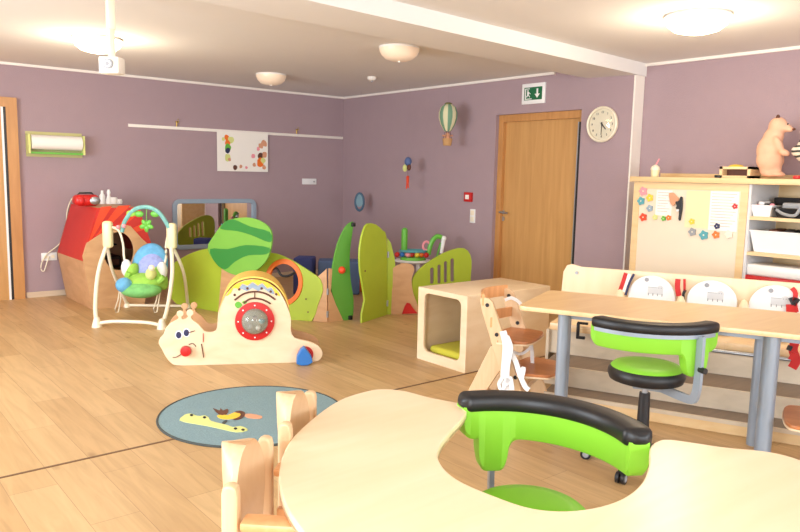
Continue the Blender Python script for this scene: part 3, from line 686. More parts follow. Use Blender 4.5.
# ------------------------------------------------------------------ snail toy
sA, sB = PZ(175, 366, 0), PZ(310, 362.3, 0)
dS = (sB-sA).normalized(); NS = Vector((-dS.y, dS.x, 0))          # away from the camera
z3 = lambda pts: [(150+x/4.433, 260+y/4.433) for x, y in pts]
out = [(38, 370), (45, 345), (60, 330), (68, 305), (90, 280), (118, 266), (126, 256), (124, 250), (118, 243), (120, 230), (134, 224), (148, 232), (147, 246), (140, 252), (142, 262), (160, 260), (168, 250), (162, 240), (164, 226), (178, 219), (192, 228), (191, 242), (182, 250), (186, 264), (215, 285), (240, 315), (270, 320), (292, 312), (299, 285), (302, 235), (320, 180), (350, 135), (390, 100), (450, 85), (510, 95), (560, 125), (590, 165), (610, 210), (625, 260), (625, 310), (640, 345), (700, 360), (745, 380), (765, 410), (755, 440), (720, 459), (600, 461), (450, 465), (300, 468), (150, 472), (100, 462), (70, 430), (55, 400)]
t = thing('snail_activity_toy', 'large cream wooden snail activity toy with red rimmed dome', 'toy', V3((sA+sB)/2))
base = onp(z3(out), sA, NS)
def foot(l): return [(q[0], q[1], max(0, q[2])) for q in l]
fl = foot(base)
dc = (465, 270)
dome_hole = onp(z3(circ(dc[0], dc[1], 60)), sA, NS)
link('front_panel', MB().wplate([foot(smooth_loop(fl, 2)), dome_hole], NS, .022, .003), 'birch', t)
GAP = .30
link('rear_panel', MB().wplate([[tuple(Vector(q)+NS*GAP) for q in foot(smooth_loop(fl, 2))]], NS, .022, .003), 'birchdark', t)
# curved shell cover between the panels
arc = onp(z3([(306, 240), (318, 188), (345, 135), (385, 97), (450, 80), (515, 90), (562, 118), (595, 162), (616, 212)]), sA, NS)
arc = smooth_loop([Vector(q)[:] for q in arc], 4, False)
b = MB(); r1 = [b.bm.verts.new(Vector(q)-NS*.004) for q in arc]; r2 = [b.bm.verts.new(Vector(q)+NS*(GAP+.02)) for q in arc]
r3 = [b.bm.verts.new(Vector(q)-NS*.004+Vector((0, 0, .014))) for q in arc]; r4 = [b.bm.verts.new(Vector(q)+NS*(GAP+.02)+Vector((0, 0, .014))) for q in arc]
for i in range(len(arc)-1):
    b.bm.faces.new((r1[i], r1[i+1], r2[i+1], r2[i])); b.bm.faces.new((r3[i], r3[i+1], r4[i+1], r4[i])); b.bm.faces.new((r1[i], r1[i+1], r3[i+1], r3[i])); b.bm.faces.new((r2[i], r2[i+1], r4[i+1], r4[i]))
link('shell_cover', b, mat('shell_orange_yellow', (250, 204, 96), .5), t)
link('body_floor', MB().wplate([[tuple(PP(q[0], q[1], sA, NS)+NS*.011) for q in z3([(120, 455), (700, 445), (700, 451), (120, 463)])]], NS, GAP-.02), 'birchdark', t)
# painted bands on the front
def mark(name, pts, m, o, sm=3, th=.003, closed=True):
    l = onp(z3(pts), sA-NS*o, NS)
    return link(name, MB().wplate([smooth_loop(l, sm) if sm else l], NS, th), m, t)
mark('yellow_band', [(336, 160), (372, 112), (420, 92), (470, 87), (520, 98), (560, 130), (578, 160), (556, 150), (540, 118), (520, 124), (498, 100), (478, 112), (455, 96), (432, 112), (408, 104), (392, 128), (370, 124), (358, 148)], 'yellow', .003, 2)
mark('blue_wave', [(372, 136), (392, 130), (410, 108), (432, 116), (455, 100), (478, 116), (498, 104), (520, 128), (538, 124), (552, 150), (530, 146), (505, 128), (480, 138), (455, 124), (430, 138), (405, 128)], 'bluegrey', .0025, 2)
def groove(px, w, m='brown'):
    pts = [Vector(q) for q in onp(z3(px), sA-NS*.004, NS)]
    link('groove_line', MB().tube(smooth_loop([tuple(q) for q in pts], 4, False), w, n=6), m, t)
groove([(375, 178), (415, 150), (465, 140), (515, 150), (556, 176)], .007)
groove([(415, 190), (440, 174), (465, 170), (500, 176), (535, 194)], .007)
groove([(464, 140), (464, 168)], .004)
groove([(100, 432), (118, 430), (140, 416)], .003); groove([(172, 375), (190, 370), (204, 384)], .003); groove([(236, 325), (236, 365)], .003, 'red'); groove([(228, 372), (238, 432)], .004); groove([(170, 322), (198, 314)], .003)
for x, y in ((375, 155), (395, 130), (432, 126), (495, 126), (535, 140), (560, 152)): mark('brown_dot', circ(x, y, 6, 10), 'brown', .003, 0)
mark('green_dots', [(376, 195), (390, 184), (404, 192), (408, 202), (392, 214), (380, 208)], 'leafy', .003)
mark('green_dots', [(408, 186), (420, 180), (430, 188), (418, 196)], 'leafy', .003)
for x, y in ((130, 332), (164, 322)):
    mark('eye_white', circ(x-2, y, 17, 16, 20), 'plaswhite', .003, 0); mark('iris', circ(x-3, y+1, 12, 16, 15), 'navy', .005, 0)
c = PP(*z3([(160, 401)])[0], sA, NS); link('red_nose', MB().lathe([(0, 0), (.032, 0), (.04, .02), (.036, .04), (0, .048)], c, rot=(-NS).to_track_quat('Z', 'Y').to_matrix().to_4x4()), 'red', t)
c = PP(*z3([dc])[0], sA, NS)
Rm = (-NS).to_track_quat('Z', 'Y').to_matrix().to_4x4()
px2m = (c-CAM).dot(fw)/FPX/4.433
link('red_rim', MB().lathe([(58*px2m, .002), (86*px2m, .002), (86*px2m, .018), (58*px2m, .022), (58*px2m, .002)], c, n=48, rot=Rm), 'red', t)
link('clear_dome', MB().lathe([(59*px2m, .01), (52*px2m, .05), (34*px2m, .075), (0, .085)], c, n=36, rot=Rm), 'dome', t)
link('dome_back', MB().lathe([(0, -.03), (60*px2m, -.03), (61*px2m, .0)], c, n=36, rot=Rm), mat('dome_backing', (150, 138, 110), .5, var=.2, scale=20), t)
for dx, dz, cl in ((-.03, -.03, 'grey'), (.02, -.04, 'plaswhite'), (.0, .02, 'brown'), (.04, .0, 'teal')): link('rolling_ball', MB().sph(c+dS*dx+Vector((0, 0, dz))-NS*.002, .016), cl, t)
for k in range(8): q = c+dS*(72*px2m*math.cos(k*PI/4))+Vector((0, 0, 72*px2m*math.sin(k*PI/4))); link('rim_screw', MB().cyl(q-NS*.018, q-NS*.024, .006, n=8), 'plaswhite', t)
c = PP(*z3([(689, 416)])[0], sA, NS)
link('tail_disc', MB().cyl(c, c-NS*.022, 35*px2m, n=28), 'red', t)
link('tail_knob', MB().wplate([[tuple(PP(*q, sA-NS*.10, NS)) for q in z3([(650, 462), (652, 430), (668, 400), (684, 388), (692, 396), (716, 428), (722, 455), (700, 468), (672, 470)])]], NS, .075, .008), 'blue', t)

# ------------------------------------------------------------------ baby swing
fA, fB = PZ(97, 327, 0), PZ(162, 329, 0); rA, rB = PZ(127, 307, 0), PZ(188, 308, 0)
mA, mB = (fA+rA)/2, (fB+rB)/2; NM = Vector(((mA-mB).y, (mB-mA).x, 0)).normalized()
if NM.dot(CAM-mA) > 0: NM = -NM
UM = (mB-mA).normalized()
def sw(px, py, off=0): return PP(px, py, mA+NM*off, NM)
t = thing('baby_swing', 'white baby swing with blue and green patterned seat', 'baby swing', V3((mA+mB)/2))
for hx_, hy0, hy1 in ((108, 221, 248), (172, 223, 249)):
    c0, c1 = sw(hx_, hy0), sw(hx_-.5, hy1)
    link('motor_housing', MB().box((c0+c1)/2, (.092, .08, (c0-c1).length), rot=math.atan2(UM.y, UM.x), bevel=.03, seg=4), 'creamy', t)
tl, tr = sw(107, 244), sw(171, 244)
link('front_leg', MB().tube(smooth_loop([tuple(q) for q in (tl, tl.lerp(fA, .35)+UM*-.05+Vector((0, 0, -.0)), tl.lerp(fA, .75)-UM*.04, fA+Vector((0, 0, .03)))], 6, False), .019), 'cream', t)
link('front_leg', MB().tube(smooth_loop([tuple(q) for q in (tr, tr.lerp(fB, .35)+UM*.04, tr.lerp(fB, .75)+UM*.03, fB+Vector((0, 0, .03)))], 6, False), .019), 'cream', t)
link('rear_leg', MB().tube(smooth_loop([tuple(q) for q in (tl, tl.lerp(rA, .4)+UM*-.03, rA+Vector((0, 0, .03)))], 6, False), .016), 'cream', t)
link('rear_leg', MB().tube(smooth_loop([tuple(q) for q in (tr, tr.lerp(rB, .4)+UM*.05, rB+Vector((0, 0, .03)))], 6, False), .016), 'cream', t)
for q in (fA, fB): link('foot', MB().lathe([(0, 0), (.045, 0), (.04, .03), (.022, .09), (0, .1)], q, n=16), 'cream', t)
for q in (rA, rB): link('foot', MB().lathe([(0, 0), (.035, 0), (.03, .02), (.018, .05), (0, .06)], q, n=16), 'cream', t)
link('front_floor_bar', MB().tube(smooth_loop([tuple(fA+Vector((0, 0, .03))), tuple(fA.lerp(fB, .25)+Vector((0, 0, .055))), tuple(fA.lerp(fB, .75)+Vector((0, 0, .055))), tuple(fB+Vector((0, 0, .03)))], 5, False), .016), 'cream', t)
link('rear_floor_bar', MB().tube([tuple(rA+Vector((0, 0, .02))), tuple(rB+Vector((0, 0, .02)))], .014), 'cream', t)
# swing arms and seat
link('swing_arm', MB().tube(smooth_loop([tuple(sw(*q)) for q in ((112, 227), (119, 231), (123, 244), (124, 257), (127, 269))], 5, False), .011), 'cream', t)
link('swing_arm', MB().tube(smooth_loop([tuple(sw(*q)) for q in ((169, 230), (166, 245), (166, 258), (162, 271))], 5, False), .011), 'cream', t)
for q in ((126.5, 268), (162, 270.5)):
    c = sw(*q, -.02); link('seat_hub', MB().sph(c, (.05, .05, .085)), 'plaswhite', t)
def blob(name, px, py, rx_, rz, ry, m, off=0, rot=0, tilt=0):
    c = sw(px, py, off); R_ = Matrix.Rotation(math.atan2(UM.y, UM.x), 4, 'Z') @ Matrix.Rotation(tilt, 4, 'X') @ Matrix.Rotation(rot, 4, 'Y')
    link(name, MB().sph(c, (rx_, ry, rz), n=28, rot=R_), m, t)
blob('seat_back', 150, 265, .175, .22, .07, 'skyb', .08, 0, -.35)
blob('seat_back_lining', 151, 268, .14, .165, .07, mat('lilac_print', (150, 160, 214), .8, var=.4, scale=30), .05, 0, -.35)
blob('seat_cushion', 145, 282, .20, .09, .18, 'limef', -.02)
blob('seat_wing', 132, 275, .06, .12, .10, 'limef', .0, .3)
blob('seat_wing', 161, 278, .05, .12, .10, 'limef', .0, -.3)
blob('foot_rest', 141, 290, .19, .075, .15, mat('green_print', (120, 190, 110), .8, var=.35, scale=22), -.14)
blob('foot_pillow', 124, 285, .075, .07, .08, 'skyb', -.2)
blob('waist_pad', 151, 274, .05, .06, .06, 'yellowg', -.12)
link('play_tray', MB().tube(smooth_loop([tuple(sw(*q, -.1)) for q in ((129, 272), (128, 280), (140, 283), (156, 283), (164, 277))], 5, False), .028), 'limef', t)
link('tray_toy', MB().sph(sw(151.5, 268, -.15), .03).cyl(sw(151.5, 268, -.15), sw(151.5, 275, -.14), .014), 'cream', t)
for px in (116, 154.5):
    link('support_wire', MB().tube([tuple(sw(*q, -.1)) for q in ((px+4, 288), (px+2, 300), (px-1, 309), (px, 312.5), (px+2.5, 312), (px+4.5, 300), (px+6, 288))], .006, n=6), 'cream', t)
link('toy_arch', MB().tube(smooth_loop([tuple(sw(*q, -.03)) for q in ((122, 232), (125, 221), (134, 210), (146, 207), (157, 211), (164, 219), (169, 228))], 6, False), .02), mat('arch_fabric', (120, 180, 176), .7, var=.35, scale=24), t)
for q, cl in (((131, 213.5), 'limef'), ((139, 214), 'leafy'), ((155, 214), 'leafy')):
    c = sw(*q, -.03); link('fabric_leaf', MB().sph(c, (.045, .012, .03), rot=Matrix.Rotation(math.atan2(UM.y, UM.x), 4, 'Z')), cl, t)
b = MB()
for k in range(5):
    an = PI/2+k*2*PI/5; c = sw(146.5, 225.5, -.03); b.sph(c+UM*(.035*math.cos(an))-Vector((0, 0, .03*math.sin(an))), (.035, .012, .022), rot=Matrix.Rotation(math.atan2(UM.y, UM.x), 4, 'Z') @ Matrix.Rotation(an, 4, 'Y'))
link('hanging_leaf_toy', b, 'leafy', t)
link('toy_string', MB().cyl(sw(146.5, 208, -.03), sw(146.5, 224, -.03), .004, n=6), 'leafy', t)
for q in ((118, 227), (124, 226)): link('pink_bow', MB().sph(sw(*q, -.06), .02), 'pink', t)

# ------------------------------------------------------------------ plywood play cube
cx0, cx1, cy0, cy1, ch = -2.385, -1.455, -4.965, -4.43, .568
t = thing('play_cube', 'pale birch play cube with a rounded square opening', 'play cube', ((cx0+cx1)/2, (cy0+cy1)/2, 0))
ym = (cy0+cy1)/2
b = MB().plate([rrect(-.2675, 0, .2675, ch, .006), rrect(-.195, .075, .205, .53, .05)], (cx0+.012, ym, 0), (0, -1, 0), (0, 0, 1), .024, .002)
link('front_panel', b, 'birch', t)
link('top_panel', MB().span((cx0+.022, cy0, ch-.024), (cx1, cy1, ch), bevel=.003), 'birch', t)
link('floor_panel', MB().span((cx0+.024, cy0+.02, .03), (cx1-.02, cy1-.02, .05)), 'birch', t)
link('side_panel', MB().span((cx0+.022, cy0, 0), (cx1, cy0+.02, ch-.022)), 'birch', t)
link('side_panel', MB().span((cx0+.022, cy1-.02, 0), (cx1, cy1, ch-.022)), 'birch', t)
link('back_panel', MB().span((cx1-.02, cy0+.02, 0), (cx1, cy1-.02, ch-.022)), 'birch', t)
tag(link('seat_cushion', MB().box(((cx0+cx1)/2-.1, ym, .08), (.6, .4, .06), bevel=.025, seg=3), 'cushy', center=True), 'mustard yellow flat cushion lying inside the play cube', 'cushion')
# ------------------------------------------------------------------ table direction
EE = Vector((.40, -.9165, 0)).normalized(); NN = Vector((.9165, .40, 0)).normalized()
def TS(t, s, z=0): return EE*t+NN*s+Vector((0, 0, z))
def PSs(px, py, s): return PP(px, py, NN*s, NN)
ANG = math.atan2(EE.y, EE.x)
def tsbox(b, t0, t1, s0, s1, z0, z1, **k):
    c = TS((t0+t1)/2, (s0+s1)/2, (z0+z1)/2); return b.box(c, (t1-t0, s1-s0, z1-z0), rot=ANG, **k)
# rear table
t = thing('rear_table', 'long pale beech table with round steel legs by the bench', 'table', TS(5.4, -4.82))
lp = rrect(4.27, -5.15, 6.75, -4.49, .05)
b = MB().plate([lp], (0, 0, .7075), EE, NN, .025, .003)
link('tabletop', b, 'maple2', t)
def leg(px, py, s, r, m='greymetal'):
    p = PSs(px, py, s); b = MB().cyl((p.x, p.y, .0), (p.x, p.y, .695), r, n=28); link('leg', b, m, t); return p
leg(562.5, 350, -5.05, .032); p = leg(769.5, 370, -5.05, .038); leg(757.5, 380, -4.68, .03)
p0 = PSs(562.5, 350, -4.6); link('leg', MB().cyl((TS(4.42, -4.62)), TS(4.42, -4.62, .695), .03, n=28), 'greymetal', t)
link('table_frame', tsbox(tsbox(MB(), 4.5, 6.6, -4.64, -4.60, .655, .695), 4.5, 6.6, -5.03, -5.0, .655, .695), 'greymetal', t)

# stepped bench for toddlers
t = thing('toddler_bench', 'stepped beige toddler bench with a long backrest board', 'bench', TS(5.2, -4.0))
T0, T1 = 4.17, 6.7
link('lower_step', tsbox(MB(), T0+.12, T1, -4.564, -3.6, 0, .062), 'cabwood', t)
link('step_tread', tsbox(MB(), T0+.12, T1, -4.57, -4.3, .062, .08), 'tread', t)
link('middle_riser', tsbox(MB(), T0+.05, T1, -4.377, -4.355, .08, .19), 'benchply', t)
link('step_tread', tsbox(MB(), T0+.05, T1, -4.385, -4.0, .19, .208), 'tread', t)
link('step_edge', tsbox(tsbox(MB(), T0+.05, T1, -4.392, -4.378, .185, .212), T0+.12, T1, -4.578, -4.564, .06, .083), 'benchply', t)
link('upper_riser', tsbox(MB(), T0, T1, -4.037, -4.015, .208, .40), 'benchply', t)
zr = PSs(580, 333, -4.06).z; 
link('seat_board', tsbox(MB(), T0, T1, -4.06, -3.70, zr, zr+.05, bevel=.006), 'maple2', t)
link('seat_support', tsbox(MB(), T0+.05, T1-.05, -3.76, -3.74, .0, zr), 'benchply', t)
link('end_panel', tsbox(MB(), T0-.02, T0, -4.06, -3.66, 0, zr+.0), 'benchply', t)
bl = [(T0, .3), (T1, .3), (T1, .785), (T0+.12, .785), (T0+.05, .8), (T0+.015, .79), (T0-.01, .74), (T0-.02, .55)]
link('backrest_board', MB().plate([bl], NN*(-3.69), EE, (0, 0, 1), .024, .003), 'maple', t)
for tt_, zz in ((T0+.09, .74),):
    c = TS(tt_, -3.705, zz); link('board_screw', MB().cyl(c, c-NN*.006, .012, n=14), 'steel', t)
p = PSs(578, 330, -4.1)
link('strap_buckle', MB().box(p, (.02, .02, .1), rot=ANG, bevel=.004).box(p+Vector((0, 0, -.05))+EE*.02, (.06, .02, .02), rot=ANG, bevel=.004).box(p+Vector((0, 0, .05))+EE*.03, (.07, .02, .015), rot=ANG), 'blackp', t)
link('tray_rail', MB().cyl(TS(5.0, -4.12, zr+.0), TS(6.6, -4.12, zr+.0), .012), 'steel', t)
# white round seat backs
for i, (px, py, lb) in enumerate([(651.5, 297, 'white round seat back nearest the pilaster, leftmost of three'), (711.5, 302.5, 'middle one of three white round seat backs on the bench'), (775.5, 308, 'white round seat back with red buckle strap, rightmost of three')]):
    c = PSs(px, py, -3.73)
    g = thing('round_seat_back', lb, 'seat back', c, 'white round seat backs on the bench')
    link('shell', MB().plate([circ(0, 0, .158, 40, .150)], c, EE, (0, 0, 1), .024, .006), 'plaswhite', g)
    q = PSs(px-4.5, py-17.5, -3.742); link('fixing_knob', MB().cyl(q, q-NN*.012, .014, n=16), 'grey', g)
    q = PSs(px+4, py-7.5, -3.742)
    b = MB().box(q+Vector((0, 0, -.01)), (.1, .002, .05), rot=ANG).sph(q+EE*.03+Vector((0, 0, .01)), (.022, .001, .022), rot=Matrix.Rotation(ANG, 4, 'Z'))
    b.m(1)
    for k in range(4): b.box(q+EE*(-.045+.03*k)+Vector((0, 0, -.036)), (.006, .004, .018), rot=ANG)
    b.box(q+EE*.038+Vector((0, 0, .012)), (.006, .005, .006)).box(q+EE*.022+Vector((0, 0, .012)), (.006, .005, .006)).box(q+Vector((0, 0, .014))-EE*.02, (.06, .005, .003), rot=ANG)
    link('printed_animal', b, [mat('pale_grey_print', (206, 208, 210), .5), mat('grey_print', (150, 154, 158), .5)], g)
    q = PSs(px, py, -3.9)
    link('side_wing', MB().sph(TS(c.dot(EE), -3.8, zr+.09), (.15, .1, .04), rot=Matrix.Rotation(ANG, 4, 'Z')), 'plaswhite', g)
def strap(name, pts, w, m, s, th=.006):
    P = smooth_loop([tuple(PSs(*q, s)) for q in pts], 4, False)
    return link(name, MB().sweep(P, [(-w/2, -th/2), (w/2, -th/2), (w/2, th/2), (-w/2, th/2)], up=NN), m, HS)
for gi, (lb, parts) in enumerate([
    ('red, white and navy harness straps left of the leftmost seat back', [('red', [(626, 273), (623.5, 281), (620, 291)], .028), ('paper', [(629.5, 274), (627, 282), (623.5, 292)], .022), ('navy', [(634, 274), (629, 284), (625.5, 295)], .016)]),
    ('red harness with black buckle between first and second seat backs', [('red', [(678, 279), (677.5, 287), (679, 296)], .034), ('red', [(684.5, 279), (684.5, 291)], .016), ('blackp', [(685.5, 290), (683.5, 294), (683.5, 303)], .018)]),
    ('red harness with black buckle at the rightmost seat back', [('red', [(792, 288), (795.5, 293), (794.5, 302)], .028), ('blackp', [(790, 302), (794, 301), (798, 303)], .05), ('red', [(786, 309), (791, 309), (797, 309)], .06), ('red', [(795, 302), (797, 312)], .02)])]):
    HS = thing('harness_straps', lb, 'harness', PSs(parts[0][1][-1][0], parts[0][1][-1][1], -3.78), 'harness straps on the bench')
    for m_, pts, w in parts: strap('buckle' if m_ == 'blackp' else 'strap', pts, w, m_, -3.76)
HS = thing('harness_straps', 'red strap bundle dangling below the right end of rear table', 'harness', PSs(793, 345, -4.12), 'harness straps on the bench')
strap('strap', [(795, 342), (793, 350), (796, 360), (792, 368)], .05, 'red', -4.13); strap('strap', [(790, 355), (797, 358)], .05, 'red', -4.14); strap('buckle', [(787, 347), (792, 349)], .03, 'blackp', -4.15)
for i, (px, py) in enumerate([(620, 293), (681, 299.5), (744, 304)]):
    c = PSs(px, py, -3.76)
    tag(link('wooden_cone', MB().lathe([(0, -.05), (.035, -.05), (.032, -.02), (.016, .02), (0, .03)], c, n=18), 'maple', center=True), ['cone shaped pale knob left of the leftmost round seat back', 'cone shaped pale knob between first and second round seat backs', 'cone shaped pale knob between second and third round seat backs'][i], 'knob', 'cone shaped knobs on the bench')

# ------------------------------------------------------------------ toddler high chairs (A-frame)
def high_chair(label):
    t = thing('high_chair', label, 'high chair', (0, 0, 0), 'wooden toddler high chairs')
    for sgn_ in (-1, 1):
        y = .2*sgn_
        o = [(-.17, .70), (-.15, .715), (-.115, .71), (-.09, .69), (.17, .03), (.18, 0), (.07, 0), (-.07, .4), (-.15, .62)]
        link('side_beam', MB().plate([o], (0, y, 0), (1, 0, 0), (0, 0, 1), .026, .004), 'beech', t)
        o = [(-.02, .42), (.0, .34), (-.2, 0), (-.29, 0), (-.10, .42)]
        link('rear_strut', MB().plate([o], (0, y-.026*sgn_, 0), (1, 0, 0), (0, 0, 1), .024, .004), 'beech', t)
        for x, z in ((-.12, .67), (-.055, .5), (.07, .26)):
            link('bolt', MB().cyl((x, y-.013, z), (x, y-.017, z), .012, n=12).cyl((x, y+.013, z), (x, y+.017, z), .012, n=12), 'blackp', t)
    def curved(z0, z1, x, bow, nm, m):
        b = MB(); P = [(x-bow*math.cos(u*PI/2), .215*u, (z0+z1)/2) for u in [k/8-1 for k in range(17)]]
        h = (z1-z0)/2; b.sweep(P, [(-.007, -h), (.007, -h), (.007, h), (-.007, h)]); link(nm, b, m, t)
    curved(.665, .735, -.145, .07, 'backrest', 'beech2'); curved(.54, .60, -.09, .06, 'lower_backrest', 'beech2')
    def seat(z, x0, x1, nm):
        l = [(x0, -.185), (x1-.06, -.185), (x1-.015, -.15), (x1, -.06), (x1, .06), (x1-.015, .15), (x1-.06, .185), (x0, .185)]
        link(nm, MB().plate([smooth_loop(l, 3)], (0, 0, z), (1, 0, 0), (0, 1, 0), .018, .004), 'redbeech', t)
        link(nm+'_edge', MB().plate([smooth_loop([(a_*1.004+.002, c_*1.02) for a_, c_ in l], 3)], (0, 0, z-.012), (1, 0, 0), (0, 1, 0), .010, .002), 'birch', t)
    seat(.46, -.1, .14, 'seat'); seat(.28, .02, .28, 'footrest')
    link('floor_rail', MB().box((-.235, 0, .03), (.03, .38, .05), bevel=.004), 'beech', t)
    link('cross_rail', MB().box((.085, 0, .17), (.03, .38, .03)), 'beech', t)
    return t
hc = high_chair('wooden high chair with white straps in front of play cube')
hc.location = TS(4.15, -4.75); hc.rotation_euler = (0, 0, ANG)
h2 = copy_tree(hc); h2['label'] = 'high chair mostly beyond the right photo edge, only red brown footrest showing'
h2.location = TS(5.885, -4.99); h2.rotation_euler = (0, 0, ANG+PI)
HS = thing('chair_straps', 'white straps hanging down from the high chair by the cube', 'straps', TS(4.2, -4.98, .3))
def cs(pts, w, s=-4.99):
    P = smooth_loop([tuple(PSs(*q, s)) for q in pts], 4, False)
    link('strap', MB().sweep(P, [(-w/2, -.004), (w/2, -.004), (w/2, .004), (-w/2, .004)], up=NN), 'plaswhite', HS)
cs([(503, 331), (506, 345), (505, 362), (504, 378), (506, 392), (504, 410)], .04); cs([(507, 336), (511, 348), (508, 365), (507, 382)], .026, -5.0); cs([(502, 378), (499, 384), (502, 390), (508, 380)], .02, -5.0)
cs([(511, 352), (516, 362), (520, 375), (525, 386), (529, 390)], .03, -4.98); cs([(531, 342), (532, 352), (533, 366), (537, 374)], .022, -4.7); cs([(510, 350), (520, 354), (529, 349), (533, 342)], .016, -4.8)
cs([(505, 300), (512, 298), (520, 303), (522, 310)], .02, -4.75); cs([(519, 372), (524, 368), (522, 378)], .022, -4.99); cs([(506, 384), (510, 378), (512, 390)], .03, -5.0)

# ------------------------------------------------------------------ saddle stools with support arm
def stool(label, loc, rz, sh, ah, gas, cxr=-.10, R0=.33, hdeg=55, fc=31, fh=11):
    t = thing('support_arm_stool', label, 'stool', (0, 0, 0), 'lime and black stools with a curved arm')
    link('seat_pad', MB().lathe([(0, sh-.004), (.11, sh), (.155, sh-.006), (.17, sh-.02)], n=48), 'lime', t)
    link('seat_side', MB().lathe([(.17, sh-.02), (.181, sh-.035), (.184, sh-.055), (.175, sh-.08), (.14, sh-.092), (0, sh-.092)], n=48), 'black', t)
    H0 = math.radians(hdeg)
    def P(an, r, z): return (cxr+r*math.cos(an), r*math.sin(an), z)
    n = 110; path = [P(-H0+2*H0*k/n, R0, ah-.027) for k in range(n+1)]
    def pprof(u):
        e = min(u, 1-u)*2*H0*R0; k = 1 if e > .03 else max(.35, math.sqrt(max(0, 1-((.03-e)/.03)**2)))
        w, h = .042*k, .027*k
        return [(w*math.copysign(abs(math.cos(a_))**.55, math.cos(a_)), h*math.copysign(abs(math.sin(a_))**.55, math.sin(a_))) for a_ in [2*PI*j/16 for j in range(16)]]
    link('arm_pad', MB().sweep(path, pprof), 'black', t)
    # green shell under the pad, deeper where the bracket is
    b = MB(); outs = []; N_ = 180
    loops = []
    for k in range(N_+1):
        an = -H0*.985+2*H0*.985*k/N_; u = math.degrees(an)
        d = .095
        e = min(k, N_-k)/N_*2*H0*R0
        if e < .04: d = .055+.04*math.sqrt(max(0, 1-((.04-e)/.04)**2))
        f = max(max(0, 1-abs((u-fc)/fh)**5)**.5, .3*math.exp(-max(0, fc-fh-u)/1.6) if u < fc else 0)
        z1 = ah-.046-d-f*.105
        q = .022; loops.append([b.bm.verts.new(P(an, R0+c_, z_)) for c_, z_ in ((.026, ah-.036), (.027, z1+.012), (.018, z1), (-.018, z1), (-.027, z1+.012), (-.03, ah-.036))])
    for A_, B_ in zip(loops, loops[1:]):
        for j in range(6): b.bm.faces.new((A_[j], A_[(j+1) % 6], B_[(j+1) % 6], B_[j]))
    b.bm.faces.new(loops[0]); b.bm.faces.new(loops[-1])
    link('arm_shell', b, 'lime', t)
    an = math.radians(fc-1.5)
    bk = [P(an, R0+.045, ah-.05), P(an, R0+.045, sh-.02), P(an, R0+.035, sh-.085), P(an, R0-.0, sh-.115), P(an, .15, sh-.115), (0.0, 0, sh-.115)]
    bk = bk[:2]+smooth_loop(bk[1:5], 5, False)+bk[4:]
    link('arm_bracket', MB().sweep(bk, [(-.02, -.008), (.02, -.008), (.02, .008), (-.02, .008)], up=(-math.sin(an), math.cos(an), .01)), 'greymetal', t)
    link('arm_rail', MB().sweep([P(-H0*.9+H0*1.75*k/16, R0+.032, ah-.056) for k in range(17)], [(-.004, -.01), (.004, -.01), (.004, .01), (-.004, .01)]), 'greymetal', t)
    link('adjust_knob', MB().cyl(P(an, R0+.05, sh+.04), P(an, R0+.085, sh+.04), .014, n=14), 'blackp', t)
    link('seat_mechanism', MB().box((0, 0, sh-.105), (.14, .14, .022), bevel=.005).tube([(.0, .05, sh-.115), (-.08, .12, sh-.12), (-.13, .1, sh-.12), (-.12, .02, sh-.12)], .006), 'greymetal', t)
    link('gas_lift', MB().cyl((0, 0, sh-.12), (0, 0, sh-.2), .016), 'steel', t)
    link('lift_sleeve', MB().cyl((0, 0, .09), (0, 0, sh-.15), .034, .026), 'blackp', t)
    link('base_hub', MB().cyl((0, 0, .07), (0, 0, .12), .045), 'blackp', t)
    for k in range(5):
        a_ = math.radians(20+72*k+gas); c_ = Vector((math.cos(a_), math.sin(a_), 0))
        link('base_arm', MB().sweep([c_*.03+Vector((0, 0, .095)), c_*.15+Vector((0, 0, .085)), c_*.27+Vector((0, 0, .065))], lambda u: [(-.022+.008*u, -.012), (.022-.008*u, -.012), (.022-.008*u, .012), (-.022+.008*u, .012)]), 'blackp', t)
        q = c_*.265; s_ = Vector((-c_.y, c_.x, 0))
        w = link('caster', MB().cyl(q+Vector((0, 0, .027))-s_*.022, q+Vector((0, 0, .027))-s_*.006, .027).cyl(q+Vector((0, 0, .027))+s_*.006, q+Vector((0, 0, .027))+s_*.022, .027).cyl(q+Vector((0, 0, .03)), q+Vector((0, 0, .07)), .008), 'blackp', t)
        link('wheel_cap', MB().cyl(q+Vector((0, 0, .027))-s_*.024, q+Vector((0, 0, .027))-s_*.021, .016).cyl(q+Vector((0, 0, .027))+s_*.021, q+Vector((0, 0, .027))+s_*.024, .016), 'grey', w)
    t.location = loc; t.rotation_euler = (0, 0, rz)
    return t
stool('lime and black stool with its arm in the cutout of the pale table', (-4.505, -7.335, 0), math.radians(18), .515, .765, 30, fc=36, fh=9)
q = PZ(640, 466, 0)
stool('lime and black stool pushed to the rear table', (q.x, q.y, 0), math.radians(222), .53, .775, 23)

# ------------------------------------------------------------------ kidney table in front
MT = Vector((-4.385, -7.30, 0)); e1 = Vector((.41, -.912, 0)).normalized(); n1 = Vector((-.912, -.41, 0)).normalized()
left = [(-.394, -.045), (-.50, -.068), (-.57, -.05), (-.605, -.0), (-.632, .12), (-.612, .30), (-.56, .50), (-.46, .68), (-.33, .82), (-.17, .92), (.03, .955)]
right = [(.06-a_, c_) for a_, c_ in reversed(left[:-1])]
cut = [(.33, -.035), (.295, -.005), (.283, .06), (.296, .18), (.293, .315), (.258, .43), (.19, .515), (.11, .55), (.02, .535), (-.094, .49), (-.172, .41), (-.208, .317), (-.225, .205), (-.235, .09), (-.255, .0), (-.29, -.038)]
tb = thing('kidney_table', 'large pale maple kidney shaped table with a rounded cutout', 'table', MT)
b = MB().plate([smooth_loop(left+right+cut, 5)], (MT.x, MT.y, .7075), e1, n1, .025, .004)
link('tabletop', b, 'maple', tb)
